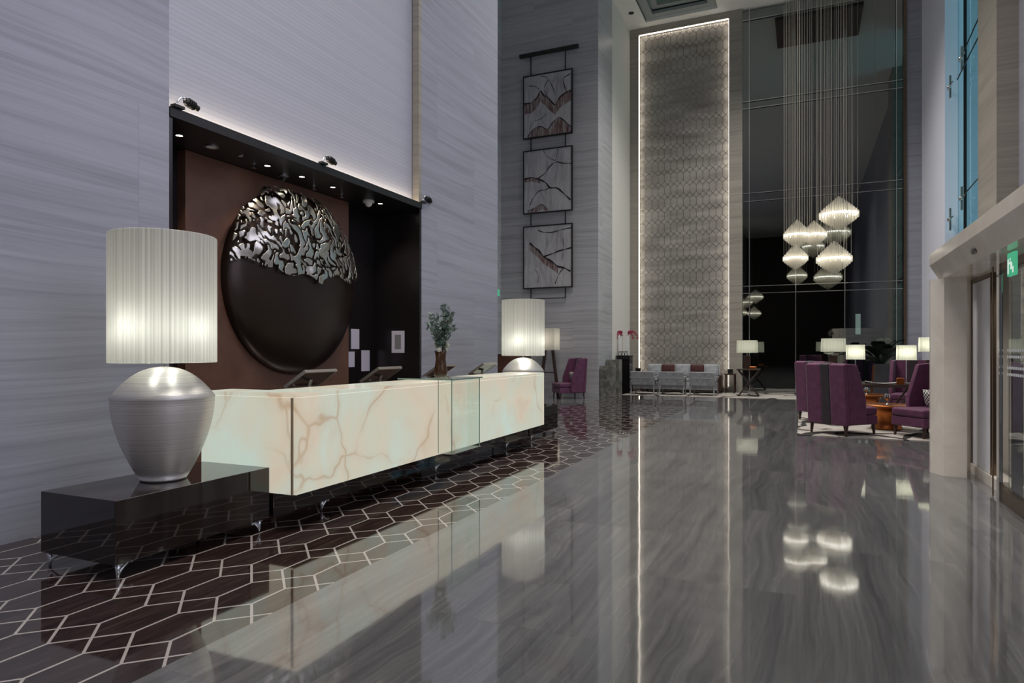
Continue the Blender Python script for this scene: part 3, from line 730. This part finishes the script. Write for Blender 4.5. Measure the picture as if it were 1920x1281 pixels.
painting(8.09, 10.0, 'uppermost framed painting with umber peaks and curling ink lines',
    [([(0, .57), (.15, .57), (.28, .64), (.35, .74), (.42, .66), (.55, .57), (.66, .48), (.78, .60), (1, .68)], .022), ([(.1, .85), (.25, .82), (.33, .76)], .012), ([(.35, .98), (.5, .93), (.6, .78), (.68, .62)], .012),
     ([(.52, .9), (.43, .78), (.47, .66), (.56, .58)], .012), ([(.98, .93), (.84, .88), (.86, .75), (.92, .62)], .016), ([(.08, .02), (.2, .13), (.35, .16), (.5, .1), (.62, .2), (.75, .26), (.9, .16), (1, .08)], .016), ([(.12, .12), (.18, .25), (.35, .28), (.5, .36)], .009)],
    [([(0, .57), (.15, .57), (.28, .64), (.35, .74), (.55, .57), (.66, .48), (.78, .60), (1, .68)], .17), ([(.08, .02), (.2, .13), (.35, .16), (.5, .1), (.62, .2), (.75, .26), (.9, .16), (1, .08)], .3)], (.42, .34, .33))
painting(5.73, 7.65, 'middle framed painting with dark branching lines on pale grey',
    [([(0, .56), (.18, .57), (.35, .52), (.47, .46), (.55, .38), (.7, .36), (.82, .28), (.98, .15)], .026), ([(.3, .55), (.45, .62), (.55, .72), (.68, .78), (.82, .75), (1, .73)], .018), ([(.55, .38), (.45, .35), (.32, .34), (.2, .24), (.12, .12)], .014),
     ([(.42, 1), (.45, .93), (.58, .84), (.68, .80)], .008), ([(.72, 1), (.7, .9), (.66, .80)], .008), ([(.08, .03), (.25, .08), (.38, .12), (.5, .04)], .012)],
    [([(0, .56), (.18, .57), (.35, .52)], .06), ([(.08, .03), (.25, .08), (.38, .12), (.5, .04)], .08)], (.40, .36, .36))
painting(3.38, 5.28, 'lowest framed painting with a dark bowl-shaped stroke and smoky shading',
    [([(.12, .74), (.2, .68), (.32, .60), (.42, .50), (.58, .42), (.72, .33), (.85, .30), (.98, .24)], .030), ([(.42, .50), (.6, .54), (.75, .58), (.88, .60), (1, .62)], .024), ([(.3, .94), (.42, .90), (.6, .89), (.8, .92), (1, .94)], .016),
     ([(.84, .3), (.74, .2), (.66, .05)], .014), ([(.82, .78), (.84, .62), (.8, .42)], .008), ([(.24, .3), (.3, .2), (.3, .08)], .006)],
    [([(.12, .74), (.2, .68), (.32, .60), (.42, .50), (.58, .42), (.72, .33)], .12)], (.38, .35, .36))

# ------------------------------------------------------------------ armchairs
def wing_chair(label, loc, rz, group='plum velvet wing chairs', hound=False):
    """facing +Y in its own frame"""
    t = thing('wing_chair', label, 'chair', loc, rz, group)
    # back: three vertical bands, the middle one dark
    MB().prism([(-.39, .17), (-.31, .17), (-.37, 1.20), (-.45, 1.17)], -.40, -.09, 'x').build('backrest', 'purple', t, bevel=.02)
    MB().prism([(-.39, .17), (-.31, .17), (-.37, 1.20), (-.45, 1.17)], .09, .40, 'x').build('backrest', 'purple', t, bevel=.02)
    MB().prism([(-.392, .17), (-.305, .17), (-.365, 1.203), (-.452, 1.172)], -.088, .088, 'x').build('back_band', 'plumdark', t, bevel=.01)
    for s in (-1, 1):
        x0, x1 = (s * .33, s * .41) if s > 0 else (s * .41, s * .33)
        MB().prism([(-.31, .19), (.06, .19), (.04, .62), (-.16, 1.17), (-.37, 1.19)], x0, x1, 'x').build('wing', 'purple', t, bevel=.018)
    BX(-.33, .33, -.30, .40, .17, .32).build('seat_frame', 'purple', t, bevel=.015)
    BX(-.325, .325, -.29, .41, .325, .46).build('seat_cushion', 'purple', t, bevel=.035, bseg=3)
    for sx in (-1, 1):
        for yy in (-.34, .35):
            x = sx * .35 if yy < 0 else sx * .29
            MB().tube([(x, yy * 1.04, 0), (x, yy * .98, .175)], [.018, .030], 6).build('leg', 'wood_dark', t)
    return t
wing_chair('plum wing chair with dark centre band, nearest to the glossy floor, back turned', (.62, 12.62, 0.012), R(-44))
wing_chair('plum wing chair half hidden directly behind the nearest plum chair', (.42, 14.75, 0.012), R(-50))
wing_chair('plum wing chair cut off by the entrance portal edge', (1.86, 12.75, 0.012), R(127))
wing_chair('plum wing chair facing forward behind the dark lamp table', (2.15, 17.0, 0.012), R(165))
wing_chair('plum wing chair in the stone alcove with a houndstooth cushion', (-6.38, 18.75, 0), R(130))
def pillow(label, loc, rot, mat, w=.40, h=.30, cat='cushion', grp=None, d=.11):
    m = MB(); n = 10; vs = []
    for sgn in (-1, 1):
        for i in range(n + 1):
            for j in range(n + 1):
                u = i / n * 2 - 1; v = j / n * 2 - 1; e = (1 - u ** 4) * (1 - v ** 4)
                vs.append((u * w / 2 * (1 - .06 * (1 - v * v) * 0), sgn * d / 2 * (e ** .5) , v * h / 2))
    fs = []
    for sidx in (0, 1):
        b = sidx * (n + 1) ** 2
        for i in range(n):
            for j in range(n):
                q = (b + i * (n + 1) + j, b + (i + 1) * (n + 1) + j, b + (i + 1) * (n + 1) + j + 1, b + i * (n + 1) + j + 1); fs.append(q if sidx == 0 else q[::-1])
    o = m.add(vs, fs).build('cushion', mat, smooth=True); o.location = loc; o.rotation_euler = rot
    return tag(o, label, cat, grp)
pillow('black and white houndstooth cushion on the alcove wing chair', (-6.27, 18.85, .63), (R(-14), 0, R(130)), 'hound')
pillow('black and white houndstooth cushion on the chair beside the portal', (1.97, 12.84, .62), (R(-14), 0, R(127)), 'hound')

def grey_chair(label, x, y):
    t = thing('tub_chair', label, 'chair', (x, y, .012), 0, 'grey armchairs facing the sofa')
    for s in (-1, 1):
        MB().tube([(s * .36, -.33, 0), (s * .37, -.30, .56)], .025, 4).build('leg', 'greywood', t)
        MB().tube([(s * .36, .33, 0), (s * .37, .30, .56)], .025, 4).build('leg', 'greywood', t)
        BX(*(sorted((s * .33, s * .41)) + [-.34, .36, .53, .58])).build('armrest', 'greywood', t, bevel=.01)
    MB().prism([(-.36, .30), (-.28, .30), (-.33, .74), (-.40, .73)], -.38, .38, 'x').build('backrest', 'greyweave', t, bevel=.02)
    BX(-.40, .40, -.385, -.355, .52, .56).build('back_rail', 'greywood', t)
    BX(-.33, .33, -.28, .34, .18, .34).build('seat_frame', 'greyfab', t, bevel=.015)
    BX(-.32, .32, -.27, .34, .345, .46).build('seat_cushion', 'greyfab', t, bevel=.03)
    return t
c0 = grey_chair('grey armchair nearest the marble plinths, back turned', -4.72, 21.5)
dup(c0, (-3.83, 21.55, .012), R(3), 'middle grey armchair of the row in front of the sofa')
dup(c0, (-2.87, 21.6, .012), R(-3), 'grey armchair nearest the folding tray table')

sf = thing('sofa', 'long pale grey sofa against the lit fretwork panel', 'sofa', (-3.78, 22.98, .012))
BX(-1.22, 1.22, -.42, .40, .10, .36).build('seat_base', 'greyfab', sf, bevel=.02)
MB().box(-1.2, 1.2, .22, .40, .36, .92).build('backrest', 'greyfab', sf, bevel=.03)
for k in range(3): BX(-1.18 + k * .79, -1.18 + k * .79 + .77, -.42, .21, .365, .48).build('seat_cushion', 'greyfab', sf, bevel=.03)
for s in (-1, 1): BX(*(sorted((s * 1.23, s * 1.33)) + [-.42, .40, .08, .60])).build('armrest', 'wood_dark', sf, bevel=.01)
for x in (-1.25, 1.25):
    for y in (-.38, .36): BX(x - .03, x + .03, y - .03, y + .03, 0, .10).build('leg', 'wood_dark', sf)
for k, (x, m, w, h, lb) in enumerate(((-.92, 'greyfab', .50, .44, 'pale cushion at the left end of the sofa'), (-.47, 'wine', .44, .30, 'dark wine cushion on the left half of the sofa'),
        (.02, 'greyfab', .50, .44, 'pale cushion in the middle of the sofa'), (.50, 'wine', .44, .30, 'dark wine cushion on the right half of the sofa'), (.93, 'greyfab', .48, .44, 'pale cushion at the right end of the sofa'))):
    pillow(lb, (-3.78 + x, 23.0 + (.06 if m == 'greyfab' else .0), .74 if m == 'greyfab' else .79), (R(-12), 0, 0), m, w, h, grp='cushions on the sofa', d=.14)
def side_table(x, lb, lb2):
    t = thing('side_table', lb, 'table', (x, 23.1, .012), 0, 'dark side tables flanking the sofa')
    BX(-.17, .17, -.25, .25, .60, .64).build('tabletop', 'wood_dark', t, bevel=.005)
    for sx in (-.14, .14):
        for sy in (-.22, .22): BX(sx - .018, sx + .018, sy - .018, sy + .018, 0, .60).build('leg', 'wood_dark', t)
    b = tag(MB().box(-.08, .08, -.08, .08, 0, .15).build('box', 'black', bevel=.01), lb2, 'box', 'boxes beside the sofa'); b.location = (x, 23.05, .653)
side_table(-5.29, 'dark side table between the sofa and the orchid pedestal', 'small black box on the side table nearest the orchids')
side_table(-2.22, 'dark side table between the sofa and the folding tray table', 'small black box on the side table nearest the dark window')

# ------------------------------------------------------------------ plinths and orchids
tag(MB().box(-5.66, -5.27, 19.6, 19.98, 0, .95).build('marble_plinth', 'plinth', bevel=.005), 'shorter mottled green-grey marble plinth by the alcove corner', 'plinth', 'marble plinths')
tag(MB().box(-5.67, -5.26, 20.3, 20.7, 0, 1.13).build('marble_plinth', 'plinth', bevel=.005), 'taller mottled marble plinth behind the shorter one', 'plinth', 'marble plinths')
pd = thing('pedestal', 'tall dark glossy pedestal carrying red orchids', 'pedestal', (-5.43, 21.7, 0))
BX(-.22, .22, -.22, .22, 0, 1.22).build('body', 'black_gloss', pd, bevel=.004)
BX(-.235, .235, -.235, .235, 1.221, 1.25).build('cap', 'black', pd)
rk = MB()
for x in (-.10, 0.0, .10): rk.tube([(x - .04, 0, .0), (x - .04, 0, .08), (x, 0, .12), (x + .04, 0, .08), (x + .04, 0, .0)], .010, 6)
rk.tube([(-.16, 0, .12), (.16, 0, .12)], .010, 6); o = rk.build('scroll_stand', 'black'); o.location = (-5.43, 21.5, 1.251); tag(o, 'black scrolled metal stand in front of the orchid vases', 'stand')
for k, x in enumerate((-.13, .10)):
    tt = thing('orchid_vase', ('slim white square vase, nearer the alcove, holding red orchids', 'slim white square vase, nearer the lit panel, holding red orchids')[k], 'vase', (-5.43 + x, 21.72, 1.251), 0, 'white orchid vases')
    BX(-.055, .055, -.055, .055, 0, .62).build('body', 'white', tt, bevel=.004)
    oo = thing('orchid', ('drooping red orchid sprays over the vase nearer the alcove', 'arching red orchid sprays leaning towards the lit panel')[k], 'flowers', (-5.43 + x, 21.72, 1.90), 0, 'red orchids')
    st = MB(); bl = MB(); rnd = random.Random(k + 11)
    for q in range(2):
        sx = (-.12, .02, .18, .34)[k * 2 + q]; pts = [(0, 0, -.02)] + [(sx * (i / 8) ** 1.2, rnd.uniform(-.02, .02), .18 * math.sin(i / 8 * 2.2) * 1.0 - (.22 * (i / 8) ** 3)) for i in range(1, 9)]
        st.tube(pts, .005, 5)
        for i in range(2, 9):
            p = pts[i]
            for w in range(5):
                a = w * 1.257 + rnd.random(); bl.add([(p[0], p[1] - .02, p[2]), (p[0] + .038 * math.cos(a - .4), p[1] - .025, p[2] + .038 * math.sin(a - .4)), (p[0] + .060 * math.cos(a), p[1] - .01, p[2] + .060 * math.sin(a)), (p[0] + .038 * math.cos(a + .4), p[1] - .025, p[2] + .038 * math.sin(a + .4))], [(0, 1, 2, 3)])
    st.build('stem', 'leaf_dark', oo); bl.build('blossoms', 'orchid', oo)

# ------------------------------------------------------------------ carpet
tag(MB().box(-5.3, -.1, 20.85, 23.45, .0005, .011).box(-.1, 3.2, 12.1, 23.45, .0005, .011).build('carpet', 'carpet'), 'L-shaped greige carpet with dark angular lines under the lounge seating', 'carpet')

# ------------------------------------------------------------------ small lamps, tables
def small_lamp(label, loc, w, h, stem, basew, baseh, base_mat='wood_dark', square=True, grp='lounge table lamps', bulb='bulb_small'):
    t = thing('table_lamp', label, 'lamp', loc, 0, grp)
    MB().box(-basew / 2, basew / 2, -basew / 2, basew / 2, 0, baseh).build('base', base_mat, t, bevel=.005)
    MB().tube([(0, 0, baseh - .001), (0, 0, stem + h * .5)], .010, 8).build('pole', 'steel', t)
    s = MB(); a = w / 2; d = a * .7
    s.add([(-a, -d, stem), (a, -d, stem), (a, d, stem), (-a, d, stem), (-a * .96, -d * .96, stem + h), (a * .96, -d * .96, stem + h), (a * .96, d * .96, stem + h), (-a * .96, d * .96, stem + h)], [(0, 1, 5, 4), (1, 2, 6, 5), (2, 3, 7, 6), (3, 0, 4, 7)])
    s.build('lamp_shade', 'shade_small', t)
    for dx in (-a * .45, a * .45): MB().ball((dx, 0, stem + h * .5), .035, 10, 8).build('bulb', bulb, t, smooth=True)
    return t
tr_ = thing('tray_table', 'folding dark wood tray table with crossed legs', 'table', (-1.55, 21.7, .012))
BX(-.34, .34, -.25, .25, .80, .84).build('tray', 'wood_dark', tr_, bevel=.006)
for s in (-1, 1):
    yy = s * .2
    MB().tube([(-.30, yy, 0), (.30, yy, .80)], .018, 6).build('leg', 'wood_dark', tr_); MB().tube([(.30, yy - .04 * s, 0), (-.30, yy - .04 * s, .80)], .018, 6).build('leg', 'wood_dark', tr_)
MB().tube([(-.22, -.2, .11), (-.22, .2, .11)], .012).tube([(.22, -.2, .11), (.22, .2, .11)], .012).build('stretcher', 'wood_dark', tr_)
small_lamp('wide white lamp on the folding tray table by the dark window', (-1.60, 21.75, .853), .60, .38, .49, .20, .40)
tag(MB().box(-.1, .1, -.07, .07, 0, .07).build('copper_box', 'copper', bevel=.01), 'small copper box on the folding tray table', 'box').location = (-1.42, 21.6, .853)
# dark sideboard carrying lamp A
sb = thing('sideboard', 'dark sideboard near the dark window carrying a wide white lamp', 'sideboard', (.60, 19.7, .012))
BX(-.72, .72, -.22, .22, .12, .78).build('body', 'wood_dark', sb, bevel=.005); BX(-.75, .75, -.24, .24, .781, .82).build('top', 'wood_dark', sb)
for sx in (-.66, .66):
    for sy in (-.17, .17): BX(sx - .03, sx + .03, sy - .03, sy + .03, 0, .12).build('leg', 'wood_dark', sb)
small_lamp('wide white lamp on the sideboard behind the plum chairs', (.72, 19.7, .833), .60, .35, .55, .20, .45)
# lamp table
lt = thing('lamp_table', 'long dark table with crossed legs holding two lamps', 'table', (1.45, 15.45, .012), R(12))
BX(-.62, .62, -.20, .20, .66, .72).build('tabletop', 'wood_dark', lt, bevel=.005)
for s in (-1, 1):
    for yy in (-.15, .15): MB().tube([(s * .10, yy, 0), (s * .56, yy, .66)], .020, 6).build('leg', 'wood_dark', lt)
small_lamp('thin-stemmed white lamp at the left end of the dark lamp table', (.97, 15.32, .733), .34, .30, .50, .12, .035, 'steel')
small_lamp('thin-stemmed white lamp at the right end of the dark lamp table', (1.90, 15.55, .733), .34, .30, .49, .12, .035, 'steel')
for lx, ly, lb in ((.97, 15.32, ''),): pass
bwl = MB(); n = 20; vs = []
for i in range(n + 1):
    u = i / n * 2 - 1
    for j, v in enumerate((-1, -.3, .3, 1)): vs.append((u * .30, v * .10 * (1 - .6 * u * u), .025 + .045 * u * u * (1 if u < 0 else .4) + .015 * abs(v)))
bwl.add(vs, [(i * 4 + j, (i + 1) * 4 + j, (i + 1) * 4 + j + 1, i * 4 + j + 1) for i in range(n) for j in range(3)])
bo = tag(bwl.build('long_dish', 'white', smooth=True), 'long curved white dish between the lamps on the dark lamp table', 'dish'); bo.location = (1.45, 15.42, .712 + .003); bo.rotation_euler = (0, 0, R(12)); bo.modifiers.new('s', 'SOLIDIFY').thickness = .008
tag(MB().box(-.07, .07, -.05, .05, 0, .13).build('copper_box', 'copper', bevel=.01), 'small copper box beside the right-hand lamp on the lamp table', 'box').location = (1.78, 15.42, .7335)
st2 = thing('side_table', 'tall dark side table behind the cut-off chair by the portal', 'table', (2.28, 15.1, .012))
BX(-.2, .2, -.2, .2, .78, .82).build('tabletop', 'wood_dark', st2)
for sx in (-.16, .16):
    for sy in (-.16, .16): BX(sx - .02, sx + .02, sy - .02, sy + .02, 0, .78).build('leg', 'wood_dark', st2)
small_lamp('white lamp partly hidden behind the entrance portal edge', (2.24, 15.1, .833), .36, .28, .56, .12, .40)
def drum(label, x, y):
    t = thing('drum_table', label, 'table', (x, y, .012), 0, 'hammered copper drum tables')
    MB().lathe([(.23, 0), (.255, .01), (.255, .03), (.235, .06), (.225, .16), (.24, .28), (.29, .37), (.44, .415), (.45, .43), (.44, .44)], seg=48).build('body', 'copper', t, smooth=True)
    return t
drum('copper drum table nearest the plum chairs', 1.36, 13.62)
drum('farther copper drum table seen under the dark lamp table', 1.28, 16.7)
def goblet(x, y, z, lb, s=1):
    o = MB().lathe([(.035 * s, 0), (.035 * s, .005), (.008, .015), (.008, .07 * s), (.045 * s, .10 * s), (.052 * s, .15 * s), (.035 * s, .20 * s)], seg=16, cap=False).build('glass_goblet', 'chrome', smooth=True)
    o.location = (x, y, z); tag(o, lb, 'glass', 'glass ornaments on the copper tables')
goblet(1.36, 13.55, .4525, 'round glass votive on the nearest copper table', 1.0)
goblet(1.12, 16.55, .4525, 'left glass votive on the farther copper table', .8)
goblet(1.26, 16.55, .4525, 'right glass votive on the farther copper table', .8)
pl = thing('planter', 'tall dark tapered planter with a lit copper side near the window', 'planter', (1.72, 18.4, .012))
MB().lathe([(.30, 0), (.31, .02), (.22, 1.08), (.20, 1.08), (.19, 1.02), (.0001, 1.0)], seg=4, cap=False).xf(Matrix.Rotation(R(45), 4, 'Z')).build('body', simple('planter_grey', (.06, .06, .07), .3), pl)
MB().box(-.24, -.225, -.16, .16, .02, 1.04).xf(Matrix.Rotation(R(3.8), 4, 'Y')).build('lit_copper_side', 'copper', pl)  # light on the planter's left side put in as a copper plate
pp = thing('potted_plant', 'dark broad-leaved plant growing in the tapered planter', 'plant', (1.72, 18.4, 1.02))
rnd = random.Random(21); lv = MB(); st = MB()
for k in range(30):
    a = rnd.uniform(0, 6.28); L = rnd.uniform(.7, 1.35); el = rnd.uniform(.55, 1.45); pts = []
    for i in range(9):
        q = i / 8; pts.append(Vector((math.cos(a) * L * q * math.cos(el) * 1.15, math.sin(a) * L * q * math.cos(el), L * math.sin(el) * q - .45 * q ** 2.4 * L)))
    st.tube(pts, .010, 5); side = Vector((-math.sin(a), math.cos(a), 0)); vs = []
    for i in range(9):
        q = i / 8; w = .17 * math.sin(math.pi * min(1, max(0, (q - .3) / .7))) + .002; vs += [pts[i] + side * w + Vector((0, 0, .02)), pts[i], pts[i] - side * w + Vector((0, 0, .02))]
    lv.add(vs, [(3 * i + j, 3 * i + 3 + j, 3 * i + 4 + j, 3 * i + 1 + j) for i in range(8) for j in range(2)])
st.build('stems', 'leaf_dark', pp); lv.build('leaves', 'leaf_dark', pp, smooth=True)

# alcove furniture
fl2 = thing('floor_lamp', 'wooden A-frame floor lamp with white shade in the alcove', 'lamp', (-7.05, 18.9, 0))
for s in (-1, 1): MB().tube([(s * .30, 0, 0), (s * .12, 0, 1.42)], .055, 4).build('leg', 'wood_dark', fl2)
MB().tube([(-.2, 0, .75), (.2, 0, .75)], .02, 4).build('stretcher', 'wood_dark', fl2)
MB().tube([(0, 0, .75), (0, 0, 1.75)], .012, 6).build('pole', 'steel', fl2)
s = MB().lathe([(.36, 1.43), (.36, 2.08)], seg=4, cap=False).xf(Matrix.Rotation(R(45), 4, 'Z')).build('lamp_shade', 'shade_small', fl2)
MB().ball((0, 0, 1.75), .04).build('bulb', 'bulb_soft', fl2, smooth=True)
cb = thing('cabinet', 'dark brown cabinet behind the farther big lamp in the alcove', 'cabinet', (-8.35, 19.15, 0))
BX(-.50, .50, -.28, .28, .06, 1.30).build('body', 'wood_dark', cb, bevel=.01)
for s in (-1, 1): BX(*(sorted((s * .01, s * .48)) + [-.30, -.281, .10, 1.26])).build('door', 'leather', cb)
BX(-.46, .46, -.22, .22, 0, .06).build('base', 'black', cb)
struct(MB().box(-8.905, -8.85, 17.6, 17.75, 0, 3.0).box(-8.905, -8.85, 18.7, 18.85, 0, 3.0).box(-8.905, -8.85, 17.6, 18.85, 3.0, 3.12).box(-8.908, -8.88, 17.75, 18.7, 0, 3.0).build('door_2', 'wood_dark'))
eg = thing('exit_sign', 'small green exit sign at the corner of the stone wall beside the far lamp', 'sign', (-8.80, 18.9, 3.12))
BX(-.10, .10, -.015, .015, 0, .20).build('sign_panel', 'green', eg); BX(-.06, .02, -.018, -.016, .04, .14).build('pictogram', 'signwhite', eg)
MB().box(-.02, .02, -.01, .01, .20, .26).build('bracket', 'black', eg)

# ceiling downlight by the alcove
dn = thing('ceiling_spot', 'small black recessed spot in the high ceiling beside the coffer', 'downlight', (-5.35, 22.3, CZ - .001))
MB().lathe([(.09, 0), (.09, -.02), (.0001, -.02)], seg=20, cap=False).build('trim_ring', 'black', dn)

# ------------------------------------------------------------------ chandeliers
def pendant(label, x, y, zc, rw, hh, grp, ncab=12, seed=0):
    t = thing('pendant_light', label, 'pendant light', (x, y, zc), 0, grp)
    m = MB(); up = hh * .56; dn_ = hh * .44
    rings = 9; rnd = random.Random(seed)
    for k in range(rings):
        r = rw * (k + .5) / rings; n = max(4, int(2 * math.pi * r / (rw * .10)))
        zh = up * (1 - r / rw) ** .85 + .02; zl = -dn_ * (1 - r / rw) ** .75 - .05 * hh
        for i in range(n):
            a = 2 * math.pi * (i + rnd.random() * .3) / n; px, py = r * math.cos(a), r * math.sin(a)
            m.tube([(px, py, zl), (px, py, zh)], rw * .018, 4)
    m.build('crystal_strands', 'strands', t)
    e = MB().lathe([(rw * .55, -.012), (rw * .93, -.012), (rw * .93, .012), (rw * .55, .012)], seg=32, cap=False)
    e.build('lamp_ring', 'pend_glow', t)
    cm_ = MB().tube([(0, 0, 0), (0, 0, CZ - zc - .3)], .006, 4)
    me = None
    for i in range(ncab):
        a = 2 * math.pi * i / ncab + .2; r = rw * (.92 if i % 2 else .5)
        o = MB().tube([(r * math.cos(a), r * math.sin(a), .04), (r * math.cos(a), r * math.sin(a), CZ - zc)], .0045, 3).build('cable', 'cable', t)
    return t
M['pend_glow'] = emit('pendant_ring_glow', (1.0, .97, .88), 5.5)
PEN = [(.95, 21.9, 5.43, .56, .96), (-.18, 21.55, 4.84, .40, .84), (.29, 22.35, 4.94, .38, .80), (-.22, 21.1, 4.10, .36, .72), (.79, 21.0, 4.01, .49, .92)]
LB = ['highest and largest crystal pendant of the hanging cluster', 'leftmost crystal pendant in the middle tier of the cluster', 'crystal pendant in the middle tier, touching the leftmost one',
      'small crystal pendant hanging lowest on the left of the cluster', 'large crystal pendant hanging lowest on the right of the cluster']
for i, (x, y, z, r, h) in enumerate(PEN): pendant(LB[i], x, y, z, r, h, 'crystal pendants by the window', seed=i)
canopy = tag(BX(-.9, 1.8, 20.3, 22.6, CZ - .12, CZ - .002).build('pendant_canopy', simple('canopy_bronze', (.12, .06, .04), .4)), 'dark ceiling canopy from which the crystal pendants hang', 'canopy')
LB2 = ['highest crystal pendant of the small group mirrored in the back glass', 'leftmost middle pendant of the small group mirrored in the glass', 'second middle pendant of the small group mirrored in the glass',
       'lowest left pendant of the small group mirrored in the glass', 'lowest right pendant of the small group mirrored in the glass']
for i, (x, y, z, r, h) in enumerate(PEN):
    pendant(LB2[i], x - 4.9, -38 + y, z + .75, r * 1.3, h * 1.3, 'crystal pendants of the mirrored cluster', ncab=4, seed=i)
